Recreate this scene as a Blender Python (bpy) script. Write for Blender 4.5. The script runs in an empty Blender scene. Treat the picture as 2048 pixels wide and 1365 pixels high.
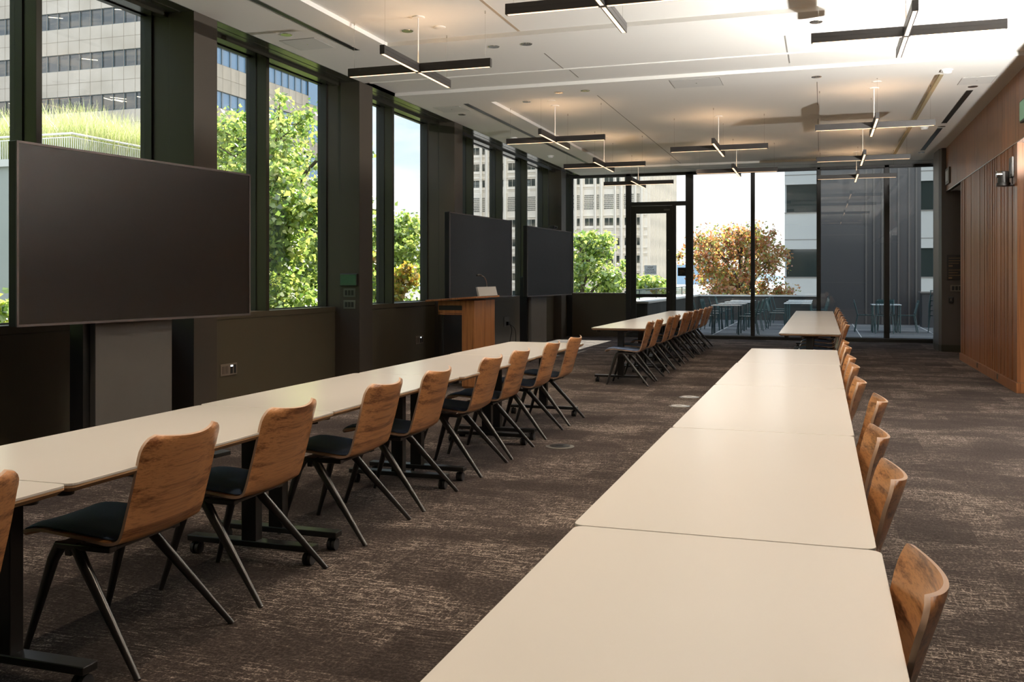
import bpy, bmesh, math, random
import numpy as np
from mathutils import Vector, Matrix
random.seed(4)
rng = np.random.default_rng(4)
SC = bpy.context.scene
COL = SC.collection
PI = math.pi

# ------------------------------------------------------------------ camera
F = 1890.0; UV = 1643.0; HV = 557.0; H = 1.41
A = math.atan((UV - 1024) / F); CA = math.cos(A); SA = math.sin(A)
def uz(u, v, Z):
    d = F * (H - Z) / (v - HV); r = (u - 1024) / F * d
    return (r * CA - d * SA, r * SA + d * CA)
def ux(u, v, X):
    k = (u - 1024) / F
    Y = (-k * X * SA - X * CA) / (SA - k * CA); d = -X * SA + Y * CA
    return (Y, H - (v - HV) * d / F)
def uy(u, v, Y):
    k = (u - 1024) / F
    X = (k * Y * CA - Y * SA) / (CA + k * SA); d = -X * SA + Y * CA
    return (X, H - (v - HV) * d / F)
cam = bpy.data.cameras.new('camera'); co = bpy.data.objects.new('camera', cam); COL.objects.link(co)
co.location = (0, 0, H); co.rotation_euler = (PI / 2, 0, A)
cam.sensor_width = 36; cam.lens = F / 2048 * 36; cam.shift_y = (HV - 682.5) / 2048
cam.clip_start = 0.05; cam.clip_end = 6000
SC.camera = co

# ------------------------------------------------------------------ materials
MATS = {}
def new_mat(name):
    m = bpy.data.materials.new(name); m.use_nodes = True
    nt = m.node_tree; b = nt.nodes['Principled BSDF']; MATS[name] = m
    return m, nt, b
def mat(name, col, rough=0.5, metal=0.0, spec=0.5, var=0.0, vscale=6.0, bump=0.0, bscale=200.0, emit=None, estr=0.0):
    m, nt, b = new_mat(name)
    b.inputs['Base Color'].default_value = (*col, 1); b.inputs['Roughness'].default_value = rough
    b.inputs['Metallic'].default_value = metal; b.inputs['Specular IOR Level'].default_value = spec
    if var or bump:
        tc = nt.nodes.new('ShaderNodeTexCoord')
    if var:
        n = nt.nodes.new('ShaderNodeTexNoise'); n.inputs['Scale'].default_value = vscale; n.inputs['Detail'].default_value = 4
        nt.links.new(tc.outputs['Object'], n.inputs['Vector'])
        mr = nt.nodes.new('ShaderNodeMapRange'); mr.inputs[3].default_value = 1 - var; mr.inputs[4].default_value = 1 + var
        nt.links.new(n.outputs['Fac'], mr.inputs[0])
        mx = nt.nodes.new('ShaderNodeVectorMath'); mx.operation = 'SCALE'; mx.inputs[0].default_value = col
        nt.links.new(mr.outputs[0], mx.inputs['Scale']); nt.links.new(mx.outputs[0], b.inputs['Base Color'])
    if bump:
        n2 = nt.nodes.new('ShaderNodeTexNoise'); n2.inputs['Scale'].default_value = bscale
        nt.links.new(tc.outputs['Object'], n2.inputs['Vector'])
        bp = nt.nodes.new('ShaderNodeBump'); bp.inputs['Strength'].default_value = bump; bp.inputs['Distance'].default_value = 0.002
        nt.links.new(n2.outputs['Fac'], bp.inputs['Height']); nt.links.new(bp.outputs[0], b.inputs['Normal'])
    if emit:
        b.inputs['Emission Color'].default_value = (*emit, 1); b.inputs['Emission Strength'].default_value = estr
    return m
def wood(name, dark, light, stretch, rough=0.35, big=1.0, rnd=True, spec=0.5, fine=9, mixf=0.62, dist=0.6):
    """veneer: fine grain noise stretched along one axis + broad wavy figure"""
    m, nt, b = new_mat(name)
    N = nt.nodes.new; L = nt.links.new
    tc = N('ShaderNodeTexCoord'); mp = N('ShaderNodeMapping'); mp.inputs['Scale'].default_value = stretch
    L(tc.outputs['Object'], mp.inputs['Vector'])
    src = mp.outputs[0]
    if rnd:
        oi = N('ShaderNodeObjectInfo'); mu = N('ShaderNodeMath'); mu.operation = 'MULTIPLY'; mu.inputs[1].default_value = 37.0
        L(oi.outputs['Random'], mu.inputs[0]); ad = N('ShaderNodeVectorMath'); ad.operation = 'ADD'
        L(src, ad.inputs[0]); L(mu.outputs[0], ad.inputs[1]); src = ad.outputs[0]
    n1 = N('ShaderNodeTexNoise'); n1.inputs['Scale'].default_value = 1.6 * big; n1.inputs['Detail'].default_value = 3; n1.inputs['Distortion'].default_value = dist
    n2 = N('ShaderNodeTexNoise'); n2.inputs['Scale'].default_value = fine * big; n2.inputs['Detail'].default_value = 6; n2.inputs['Roughness'].default_value = 0.7
    st2 = N('ShaderNodeVectorMath'); st2.operation = 'MULTIPLY'; mn = min(stretch); st2.inputs[1].default_value = tuple(0.28 if a_ == mn else 1.0 for a_ in stretch)
    L(src, n1.inputs['Vector']); L(src, st2.inputs[0]); L(st2.outputs[0], n2.inputs['Vector'])
    sh = N('ShaderNodeMapRange'); sh.inputs[1].default_value = 0.33; sh.inputs[2].default_value = 0.67; L(n2.outputs['Fac'], sh.inputs[0])
    w = N('ShaderNodeMath'); w.operation = 'MULTIPLY'; w.inputs[1].default_value = 15.0; L(n1.outputs['Fac'], w.inputs[0])
    sn = N('ShaderNodeMath'); sn.operation = 'SINE'; L(w.outputs[0], sn.inputs[0])
    m1 = N('ShaderNodeMapRange'); m1.inputs[1].default_value = -1; m1.inputs[2].default_value = 1; L(sn.outputs[0], m1.inputs[0])
    mx = N('ShaderNodeMix'); mx.data_type = 'FLOAT'; mx.inputs[0].default_value = mixf
    L(m1.outputs[0], mx.inputs[2]); L(sh.outputs[0], mx.inputs[3])
    cr = N('ShaderNodeValToRGB'); cr.color_ramp.elements[0].position = 0.20; cr.color_ramp.elements[1].position = 0.72
    cr.color_ramp.elements[0].color = (*dark, 1); cr.color_ramp.elements[1].color = (*light, 1)
    L(mx.outputs[0], cr.inputs[0]); L(cr.outputs[0], b.inputs['Base Color'])
    b.inputs['Roughness'].default_value = rough; b.inputs['Specular IOR Level'].default_value = spec
    bp = N('ShaderNodeBump'); bp.inputs['Strength'].default_value = 0.12; bp.inputs['Distance'].default_value = 0.001
    L(n2.outputs['Fac'], bp.inputs['Height']); L(bp.outputs[0], b.inputs['Normal'])
    return m
def glass(name, tint=(1, 1, 1), refl=0.9):
    m = bpy.data.materials.new(name); m.use_nodes = True; nt = m.node_tree; nt.nodes.clear(); MATS[name] = m
    o = nt.nodes.new('ShaderNodeOutputMaterial'); t = nt.nodes.new('ShaderNodeBsdfTransparent'); t.inputs[0].default_value = (*tint, 1)
    g = nt.nodes.new('ShaderNodeBsdfGlossy'); g.inputs['Roughness'].default_value = 0.0; g.inputs[0].default_value = (refl, refl, refl, 1)
    lw = nt.nodes.new('ShaderNodeLayerWeight'); lw.inputs[0].default_value = 0.5
    pw_ = nt.nodes.new('ShaderNodeMath'); pw_.operation = 'POWER'; pw_.inputs[1].default_value = 5.0; nt.links.new(lw.outputs['Facing'], pw_.inputs[0])
    fr = nt.nodes.new('ShaderNodeMath'); fr.operation = 'MULTIPLY_ADD'; fr.inputs[1].default_value = 0.8; fr.inputs[2].default_value = 0.045; nt.links.new(pw_.outputs[0], fr.inputs[0])
    mx = nt.nodes.new('ShaderNodeMixShader'); nt.links.new(fr.outputs[0], mx.inputs[0]); nt.links.new(t.outputs[0], mx.inputs[1]); nt.links.new(g.outputs[0], mx.inputs[2])
    nt.links.new(mx.outputs[0], o.inputs[0]); return m

WHITE = mat('ceiling_paint', (0.72, 0.71, 0.68), 0.85)
TABLE = mat('white_laminate', (0.70, 0.685, 0.655), 0.22, spec=0.45)
EDGE = wood('plywood_edge', (0.30, 0.17, 0.08), (0.50, 0.32, 0.18), (2, 2, 60), 0.45)
PLYE = mat('lightened_plywood_edge', (0.54, 0.38, 0.28), 0.4)  # bare plywood tone, lightened further for the ceiling light the edges catch
WALNUT = wood('walnut_veneer', (0.17, 0.060, 0.020), (0.56, 0.27, 0.11), (0.13, 9, 9), 0.28, big=1.25, fine=15, mixf=0.55, dist=0.12)
WALNUT_P = wood('walnut_panel', (0.15, 0.057, 0.022), (0.33, 0.14, 0.055), (10, 10, 0.5), 0.30, rnd=False)
WALNUT_L = wood('walnut_lectern', (0.15, 0.06, 0.02), (0.36, 0.155, 0.055), (14, 14, 0.6), 0.35, rnd=False)
DARKM = mat('bronze_metal', (0.030, 0.028, 0.018), 0.32, metal=0.0, spec=0.45, var=0.12, vscale=3)
SOFFM = mat('bronze_soffit', (0.025, 0.024, 0.017), 0.2, metal=0.0, spec=1.0)
BLACKM = mat('black_powder_metal', (0.012, 0.012, 0.012), 0.34, spec=0.6)
LEGM = mat('dark_graphite_metal', (0.018, 0.016, 0.015), 0.3, spec=0.8)
FRAMEM = mat('black_window_frame', (0.015, 0.015, 0.014), 0.4)
BRONZE = mat('bronze_wainscot', (0.072, 0.060, 0.038), 0.42, spec=0.5, var=0.15, vscale=1.5)
COLF = mat('bronze_column_cladding', (0.052, 0.043, 0.034), 0.40, spec=0.45)
SCREEN = mat('dark_matte_screen', (0.010, 0.009, 0.009), 0.27, spec=0.6)
SCREENF = mat('screen_bezel', (0.16, 0.145, 0.15), 0.35, metal=0.6)
GREYP = mat('grey_steel_panel', (0.13, 0.125, 0.115), 0.5, metal=0.3, var=0.06, vscale=8)
GREYL = mat('light_grey_metal', (0.42, 0.42, 0.42), 0.4)
RUB = mat('black_rubber', (0.02, 0.02, 0.022), 0.6)
CHROME = mat('brushed_chrome', (0.6, 0.58, 0.54), 0.25, metal=1.0)
PLATEM = mat('bronze_cover_plate', (0.20, 0.165, 0.13), 0.45, metal=0.2)
SOCK = mat('dark_socket_insert', (0.01, 0.01, 0.01), 0.4)
GWHITE = mat('white_plastic', (0.75, 0.75, 0.74), 0.5)
GLASS = glass('window_glass', (0.97, 0.985, 0.975))
GLASSB = glass('guardrail_glass', (0.88, 0.95, 0.93))
LEDW = mat('warm_led_lens', (0.9, 0.8, 0.65), 0.5, emit=(1.0, 0.64, 0.36), estr=1.7)
LEDUP = mat('warm_led_uplight', (0.9, 0.8, 0.65), 0.5, emit=(1.0, 0.62, 0.34), estr=10.0)
DLED = mat('downlight_lamp', (0.9, 0.8, 0.65), 0.5, emit=(1.0, 0.72, 0.45), estr=8.0)
BLUELED = mat('usb_port_light', (0.8, 0.9, 1), 0.5, emit=(0.8, 0.9, 1.0), estr=1.2)
FIXM = mat('black_fixture_metal', (0.03, 0.026, 0.024), 0.4, spec=0.5)
CREAM = mat('cream_precast', (0.80, 0.74, 0.64), 0.85, var=0.05, vscale=0.4)
TAN = None
DGLASS = mat('dark_office_glass', (0.035, 0.048, 0.045), 0.06, spec=0.9)
BGLASS = mat('office_glass_painted_sky', (0.12, 0.26, 0.44), 0.05, metal=0.0, spec=1.5)  # blue of the reflected sky is put into the base colour
WPANEL = mat('white_panel', (0.60, 0.62, 0.60), 0.6)
JOINT = mat('panel_joint', (0.25, 0.24, 0.22), 0.8)
PARAM = mat('dark_stone_parapet', (0.035, 0.038, 0.036), 0.7, var=0.35, vscale=2)
COPING = mat('pale_coping', (0.55, 0.56, 0.54), 0.6)
PAVE = mat('terrace_paving', (0.085, 0.095, 0.10), 0.7, var=0.15, vscale=1.2)
TEAL = mat('teal_metal', (0.035, 0.075, 0.08), 0.35, metal=0.3)
TEALT = mat('pale_metal_tabletop', (0.80, 0.88, 0.90), 0.15, metal=0.3)
DWALL = mat('dark_cladding', (0.035, 0.036, 0.038), 0.35, spec=0.6)
BARK = mat('bark', (0.09, 0.07, 0.05), 0.9)
STREET = mat('street_asphalt', (0.14, 0.14, 0.14), 0.9)
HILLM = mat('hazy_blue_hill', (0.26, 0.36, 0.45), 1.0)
PAPER = mat('notice_paper', (0.72, 0.76, 0.80), 0.7)
_nt = PAPER.node_tree; _t = _nt.nodes.new('ShaderNodeBsdfTranslucent'); _t.inputs[0].default_value = (0.92, 0.96, 1.0, 1); _m = _nt.nodes.new('ShaderNodeMixShader'); _m.inputs[0].default_value = 0.6
_nt.links.new(_nt.nodes['Principled BSDF'].outputs[0], _m.inputs[1]); _nt.links.new(_t.outputs[0], _m.inputs[2]); _nt.links.new(_m.outputs[0], _nt.nodes['Material Output'].inputs[0])
INK = mat('black_ink', (0.01, 0.01, 0.01), 0.7)
BRASSI = mat('brass_lettering', (0.22, 0.13, 0.06), 0.5)
RAILW = mat('white_painted_railing', (0.85, 0.85, 0.82), 0.5)

# navy fabric
m, nt, b = new_mat('navy_fabric'); b.inputs['Roughness'].default_value = 0.8
b.inputs['Sheen Weight'].default_value = 0.35; b.inputs['Sheen Roughness'].default_value = 0.4; b.inputs['Sheen Tint'].default_value = (0.5, 0.65, 0.9, 1)
tc = nt.nodes.new('ShaderNodeTexCoord'); v = nt.nodes.new('ShaderNodeTexVoronoi'); v.inputs['Scale'].default_value = 260
nt.links.new(tc.outputs['Object'], v.inputs['Vector'])
cr = nt.nodes.new('ShaderNodeValToRGB'); cr.color_ramp.elements[0].color = (0.075, 0.125, 0.25, 1); cr.color_ramp.elements[1].color = (0.048, 0.078, 0.15, 1)
nt.links.new(v.outputs['Distance'], cr.inputs[0]); nt.links.new(cr.outputs[0], b.inputs['Base Color'])
bp = nt.nodes.new('ShaderNodeBump'); bp.inputs['Strength'].default_value = 0.4; bp.inputs['Distance'].default_value = 0.001
nt.links.new(v.outputs['Distance'], bp.inputs['Height']); nt.links.new(bp.outputs[0], b.inputs['Normal'])
NAVY = m

# carpet
m, nt, b = new_mat('woven_carpet_tiles'); b.inputs['Roughness'].default_value = 0.95; b.inputs['Specular IOR Level'].default_value = 0.15
N = nt.nodes.new; L = nt.links.new
tc = N('ShaderNodeTexCoord')
def cnoise(scale, mapscale, detail=3, rough=0.5, dist=0.0):
    mp = N('ShaderNodeMapping'); mp.inputs['Scale'].default_value = mapscale; L(tc.outputs['Object'], mp.inputs['Vector'])
    n = N('ShaderNodeTexNoise'); n.inputs['Scale'].default_value = scale; n.inputs['Detail'].default_value = detail
    n.inputs['Roughness'].default_value = rough; n.inputs['Distortion'].default_value = dist
    L(mp.outputs[0], n.inputs['Vector']); return n.outputs['Fac']
def cmath(op, a, bb):
    q = N('ShaderNodeMath'); q.operation = op
    for i, s in enumerate((a, bb)):
        if isinstance(s, (int, float)): q.inputs[i].default_value = s
        else: L(s, q.inputs[i])
    return q.outputs[0]
def cstep(x, lo, hi):
    q = N('ShaderNodeMapRange'); q.interpolation_type = 'SMOOTHSTEP'; q.inputs[1].default_value = lo; q.inputs[2].default_value = hi
    L(x, q.inputs[0]); return q.outputs[0]
patch = cnoise(1.1, (1, 1.6, 1), 3, 0.6, 0.5)
sx_ = cnoise(30, (0.30, 2.6, 1), 5, 0.75); sy_ = cnoise(30, (2.6, 0.4, 1), 5, 0.75)
streak = cmath('MAXIMUM', cstep(sx_, 0.47, 0.66), cmath('MULTIPLY', cstep(sy_, 0.50, 0.68), 0.8))
fine = cnoise(170, (0.6, 1.3, 1), 2, 0.6)
fine2 = cnoise(60, (1, 1, 1), 3, 0.7)
val = cmath('MULTIPLY', streak, cstep(patch, 0.30, 0.64))
val = cmath('MULTIPLY', val, cstep(fine, 0.36, 0.60))
val = cmath('ADD', val, cmath('MULTIPLY', cstep(fine2, 0.42, 0.75), 0.26))
def tiles(sx, sy):
    mp = N('ShaderNodeMapping'); mp.inputs['Scale'].default_value = (sx, sy, 0); L(tc.outputs['Object'], mp.inputs['Vector'])
    fl = N('ShaderNodeVectorMath'); fl.operation = 'FLOOR'; L(mp.outputs[0], fl.inputs[0])
    wn = N('ShaderNodeTexWhiteNoise'); L(fl.outputs[0], wn.inputs['Vector']); return wn.outputs['Value']
tl = cmath('ADD', cmath('MULTIPLY', tiles(1.0, 4.0), 0.5), cmath('MULTIPLY', tiles(2.5, 2.0), 0.5))
val = cmath('MULTIPLY', val, cmath('ADD', 0.60, cmath('MULTIPLY', tl, 1.25)))
val = cmath('ADD', val, cmath('MULTIPLY', cmath('MULTIPLY', tl, fine), 0.12))
cr = N('ShaderNodeValToRGB'); cr.color_ramp.elements[0].color = (0.019, 0.014, 0.0125, 1); cr.color_ramp.elements[1].color = (0.46, 0.395, 0.34, 1)
cr.color_ramp.elements[0].position = 0.0; cr.color_ramp.elements[1].position = 1.15
e = cr.color_ramp.elements.new(0.35); e.color = (0.080, 0.064, 0.057, 1)
L(val, cr.inputs[0]); L(cr.outputs[0], b.inputs['Base Color'])
bp = N('ShaderNodeBump'); bp.inputs['Strength'].default_value = 0.5; bp.inputs['Distance'].default_value = 0.004
L(fine, bp.inputs['Height']); L(bp.outputs[0], b.inputs['Normal'])
CARPET = m

# precast cladding of the left office tower: tan panels with joints
m, nt, b = new_mat('tan_stone_cladding'); b.inputs['Roughness'].default_value = 0.6
N = nt.nodes.new; L = nt.links.new; tc = N('ShaderNodeTexCoord')
n = N('ShaderNodeTexNoise'); n.inputs['Scale'].default_value = 0.25; n.inputs['Detail'].default_value = 3; L(tc.outputs['Object'], n.inputs['Vector'])
cr = N('ShaderNodeValToRGB'); cr.color_ramp.elements[0].position = 0.35; cr.color_ramp.elements[1].position = 0.65
cr.color_ramp.elements[0].color = (0.44, 0.385, 0.31, 1); cr.color_ramp.elements[1].color = (0.56, 0.50, 0.42, 1)
L(n.outputs['Fac'], cr.inputs[0]); L(cr.outputs[0], b.inputs['Base Color']); TAN = m

def leafmat(name, cols, trans=0.62):
    m = bpy.data.materials.new(name); m.use_nodes = True; nt = m.node_tree; nt.nodes.clear(); MATS[name] = m
    N = nt.nodes.new; L = nt.links.new
    o = N('ShaderNodeOutputMaterial'); ge = N('ShaderNodeNewGeometry'); cr = N('ShaderNodeValToRGB')
    cr.color_ramp.interpolation = 'CONSTANT'
    n = len(cols)
    cr.color_ramp.elements[0].color = (*cols[0], 1); cr.color_ramp.elements[0].position = 0
    cr.color_ramp.elements[1].color = (*cols[1], 1); cr.color_ramp.elements[1].position = 1 / n
    for i in range(2, n):
        e = cr.color_ramp.elements.new(i / n); e.color = (*cols[i], 1)
    L(ge.outputs['Random Per Island'], cr.inputs[0])
    d = N('ShaderNodeBsdfDiffuse'); t = N('ShaderNodeBsdfTranslucent'); mx = N('ShaderNodeMixShader'); mx.inputs[0].default_value = trans
    L(cr.outputs[0], d.inputs[0]); L(cr.outputs[0], t.inputs[0]); L(d.outputs[0], mx.inputs[1]); L(t.outputs[0], mx.inputs[2])
    g_ = N('ShaderNodeBsdfGlossy'); g_.inputs['Roughness'].default_value = 0.4; m2 = N('ShaderNodeMixShader'); m2.inputs[0].default_value = 0.12; L(mx.outputs[0], m2.inputs[1]); L(g_.outputs[0], m2.inputs[2])
    L(m2.outputs[0], o.inputs[0]); return m
LEAFG = leafmat('green_maple_leaves', [(0.34, 0.50, 0.10), (0.48, 0.62, 0.13), (0.64, 0.70, 0.16), (0.14, 0.26, 0.05), (0.36, 0.50, 0.13)])
LEAFY = leafmat('yellowing_leaves', [(0.55, 0.55, 0.07), (0.60, 0.36, 0.06), (0.35, 0.48, 0.06), (0.65, 0.50, 0.08)])
LEAFO = leafmat('autumn_orange_leaves', [(0.62, 0.25, 0.09), (0.50, 0.17, 0.07), (0.66, 0.44, 0.12), (0.35, 0.38, 0.08), (0.55, 0.30, 0.10), (0.28, 0.34, 0.08)])
LEAFD = leafmat('dark_green_leaves', [(0.04, 0.10, 0.02), (0.06, 0.14, 0.03), (0.09, 0.17, 0.04)])
GRASSM = leafmat('feather_grass', [(0.52, 0.58, 0.20), (0.60, 0.62, 0.28), (0.38, 0.50, 0.12), (0.66, 0.64, 0.40)])

# ------------------------------------------------------------------ mesh helpers
class MB:
    def __init__(s): s.v = []; s.f = []; s.m = []
    def add(s, vs, fs, mi=0):
        o = len(s.v); s.v += [tuple(p) for p in vs]; s.f += [tuple(i + o for i in f) for f in fs]; s.m += [mi] * len(fs); return s
    def box(s, x0, x1, y0, y1, z0, z1, mi=0, M=None):
        vs = [(x, y, z) for z in (z0, z1) for y in (y0, y1) for x in (x0, x1)]
        if M is not None: vs = [tuple(M @ Vector(p)) for p in vs]
        return s.add(vs, [(0, 2, 3, 1), (4, 5, 7, 6), (0, 1, 5, 4), (2, 6, 7, 3), (0, 4, 6, 2), (1, 3, 7, 5)], mi)
    def prism(s, pts, z0, z1, mi=0):
        n = len(pts)
        return s.add([(x, y, z0) for x, y in pts] + [(x, y, z1) for x, y in pts],
                     [tuple(range(n))[::-1], tuple(range(n, 2 * n))] + [(i, (i + 1) % n, n + (i + 1) % n, n + i) for i in range(n)], mi)
    def tube(s, path, rad, n=10, mi=0, flat=1.0, caps=True):
        path = [Vector(p) for p in path]; k = len(path)
        rad = rad if isinstance(rad, (list, tuple)) else [rad] * k
        vs = []; ref = None
        for i, p in enumerate(path):
            t = (path[min(i + 1, k - 1)] - path[max(i - 1, 0)]).normalized()
            if ref is None:
                ref = Vector((1, 0, 0)) if abs(t.x) < 0.8 else Vector((0, 1, 0))
            a = (ref - t * ref.dot(t)).normalized(); b_ = t.cross(a); ref = a
            for j in range(n):
                th = 2 * PI * j / n
                vs.append(p + a * (math.cos(th) * rad[i] * flat) + b_ * (math.sin(th) * rad[i]))
        fs = [(i * n + j, i * n + (j + 1) % n, (i + 1) * n + (j + 1) % n, (i + 1) * n + j) for i in range(k - 1) for j in range(n)]
        if caps: fs += [tuple(range(n))[::-1], tuple(range((k - 1) * n, k * n))]
        return s.add(vs, fs, mi)
    def cyl(s, c, r, h, axis='z', n=20, mi=0):
        d = {'x': (h, 0, 0), 'y': (0, h, 0), 'z': (0, 0, h)}[axis]
        return s.tube([c, (c[0] + d[0], c[1] + d[1], c[2] + d[2])], r, n, mi)
    def mesh(s, name, mats, smooth=False):
        me = bpy.data.meshes.new(name); me.from_pydata([tuple(p) for p in s.v], [], s.f)
        for mm in (mats if isinstance(mats, (list, tuple)) else [mats]): me.materials.append(mm)
        me.polygons.foreach_set('material_index', s.m)
        bm = bmesh.new(); bm.from_mesh(me); bmesh.ops.recalc_face_normals(bm, faces=bm.faces); bm.to_mesh(me); bm.free()
        if smooth: me.polygons.foreach_set('use_smooth', [True] * len(me.polygons)); me.set_sharp_from_angle(angle=math.radians(40))
        me.update(); return me
    def obj(s, name, mats, parent=None, smooth=False, bevel=0.0, seg=2):
        o = bpy.data.objects.new(name, s.mesh(name, mats, smooth)); COL.objects.link(o)
        if parent is not None: o.parent = parent
        if bevel:
            bv = o.modifiers.new('bevel', 'BEVEL'); bv.width = bevel; bv.segments = seg; bv.limit_method = 'ANGLE'; bv.harden_normals = False
        return o
def thing(name, label, cat, loc=(0, 0, 0), rz=0.0, group=None):
    o = bpy.data.objects.new(name, None); COL.objects.link(o); o.empty_display_size = 0.1
    o.location = loc; o.rotation_euler = (0, 0, rz); o['label'] = label; o['category'] = cat
    if group: o['group'] = group
    return o
def tag(o, label, cat, group=None, kind=None):
    o['label'] = label; o['category'] = cat
    if group: o['group'] = group
    if kind: o['kind'] = kind
    return o
def st(o): o['kind'] = 'structure'; return o
def dup(root, loc, rz=None, label=None, group=None):
    def cp(o, par):
        c = o.copy(); COL.objects.link(c)
        if par is not None: c.parent = par
        for ch in list(o.children): cp(ch, c)
        return c
    r = cp(root, None); r.location = loc
    if rz is not None: r.rotation_euler = (0, 0, rz)
    if label: r['label'] = label
    if group: r['group'] = group
    return r
def text(name, body, size, mtl, parent, loc, rot, align='CENTER', ext=0.0008):
    cu = bpy.data.curves.new(name, 'FONT'); cu.body = body; cu.size = size; cu.align_x = align; cu.align_y = 'CENTER'; cu.extrude = ext
    cu.space_line = 0.95
    t = bpy.data.objects.new('tmp', cu); COL.objects.link(t)
    bpy.context.view_layer.update()
    me = bpy.data.meshes.new_from_object(t); bpy.data.objects.remove(t)
    o = bpy.data.objects.new(name, me); me.materials.clear(); me.materials.append(mtl); COL.objects.link(o)
    o.parent = parent; o.location = loc; o.rotation_euler = rot; return o

ORD = ['first', 'second', 'third', 'fourth', 'fifth', 'sixth', 'seventh', 'eighth', 'ninth', 'tenth', 'eleventh']
CZ = 3.92   # ceiling height
XW = 2.28   # right wall face
YF = 22.5   # far glazing

# ------------------------------------------------------------------ room shell
st(MB().box(-6.35, 6.2, -3, 22.75, -0.12, 0).obj('floor', CARPET))
# ceiling with raised coffers
xs = [-5.6, -4.47, 1.39, XW + 0.02]; ys = [-3, 9.31, 10.97, 11.88, 12.68, 21.2, 22.75]
def raised(i, j):
    if j == 0 and i == 1: return True
    if j == 2: return True
    if j == 4 and i == 1: return True
    return False
mb = MB(); RZ = CZ + 0.045
hz = lambda i, j: RZ if (0 <= i < 3 and 0 <= j < 6 and raised(i, j)) else CZ
for i in range(3):
    for j in range(6):
        z = hz(i, j); x0, x1, y0, y1 = xs[i], xs[i + 1], ys[j], ys[j + 1]
        mb.add([(x0, y0, z), (x1, y0, z), (x1, y1, z), (x0, y1, z)], [(0, 1, 2, 3)])
        if i < 2 and hz(i + 1, j) != z:
            zz = hz(i + 1, j); mb.add([(x1, y0, z), (x1, y1, z), (x1, y1, zz), (x1, y0, zz)], [(0, 1, 2, 3)])
        if j < 5 and hz(i, j + 1) != z:
            zz = hz(i, j + 1); mb.add([(x0, y1, z), (x1, y1, z), (x1, y1, zz), (x0, y1, zz)], [(0, 1, 2, 3)])
mb.box(xs[0], xs[-1], ys[0], ys[-1], CZ + 0.09, CZ + 0.2)
mb.box(xs[0] - 0.0, xs[0] + 0.01, ys[0], ys[-1], CZ, CZ + 0.2); 
st(mb.obj('ceiling', WHITE))
mb = MB(); mb.box(XW + 0.03, 6.2, -3, 19.9, 3.09, 3.2)
st(mb.obj('ceiling_side_room', WHITE))
# ceiling joints
for k, (x0, x1, y0, y1, z) in enumerate([(-2.985, -2.955, 2, 9.3, RZ), (-2.942, -2.928, 10.12, 10.93, CZ), (-2.942, -2.928, 10.99, 11.67, RZ),
        (-0.367, -0.353, 10.16, 10.93, CZ), (-0.367, -0.353, 10.99, 11.67, RZ), (-2.98, -2.966, 12.70, 21.1, RZ), (-0.06, -0.05, 12.7, 14.6, RZ), (-0.06, -0.05, 15.9, 20, RZ)]):
    st(MB().box(x0, x1, y0, y1, z - 0.0015, z + 0.004).obj('trim_%d' % (k + 1), JOINT if k else mat('joint_tan', (0.42, 0.33, 0.24), 0.8)))
st(MB().box(-5.5, XW, 10.935, 10.955, CZ - 0.012, CZ + 0.002).box(-5.5, XW, 10.975, 10.99, CZ - 0.008, RZ).obj('trim_9', WHITE))
st(MB().box(-4.45, XW, 21.77, 21.80, CZ - 0.002, CZ + 0.002).obj('trim_10', FRAMEM))
st(MB().box(1.385, 1.43, 12.70, 21.15, CZ - 0.002, CZ + 0.03).obj('trim_11', mat('joint_olive', (0.40, 0.33, 0.2), 0.8)))

# left metal soffit along the glazing
mb = MB(); mb.box(-6.17, -5.59, -3, 22.6, CZ, CZ + 0.15)
mb.box(-5.975, -5.89, -3, 22.5, CZ - 0.035, CZ)
mb.box(-5.74, -5.73, -3, 22.5, CZ - 0.004, CZ)
st(mb.obj('trim_12', SOFFM))
# wainscot bays, columns, fins, windows
cols = [(-2.5 - 3.33, -2.15 - 3.33), (-2.5, -2.15), (0.83, 1.19), (4.16, 4.52), (7.49, 7.85), (10.83, 11.2), (14.11, 14.47)]
mb = MB(); mbf = MB()
for k, (a, b_) in enumerate(cols):
    if b_ < -3: continue
    m_ = MB(); m_.box(-5.86, -5.59, a, b_, 0, CZ + 0.02); m_.box(-6.16, -5.86, a + 0.012, b_, 0, CZ + 0.02)
    m_.box(-5.87, -5.855, a + 0.004, a + 0.02, 0, CZ)
    st(m_.obj('wall_left_column', COLF, bevel=0.003))
st(MB().box(-6.16, -5.75, 21.25, 21.65, 0, CZ + 0.02).obj('wall_left_column', COLF, bevel=0.003))
bays = [(-2.15, 0.83, [-0.67]), (1.19, 4.16, [2.68]), (4.52, 7.49, [5.96]), (7.85, 10.83, [9.235]), (11.2, 14.11, [12.52]), (14.47, 21.25, [15.84, 17.47, 19.1, 20.75]), (21.65, 22.45, [])]
GX = -6.135; WN = 0
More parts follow.
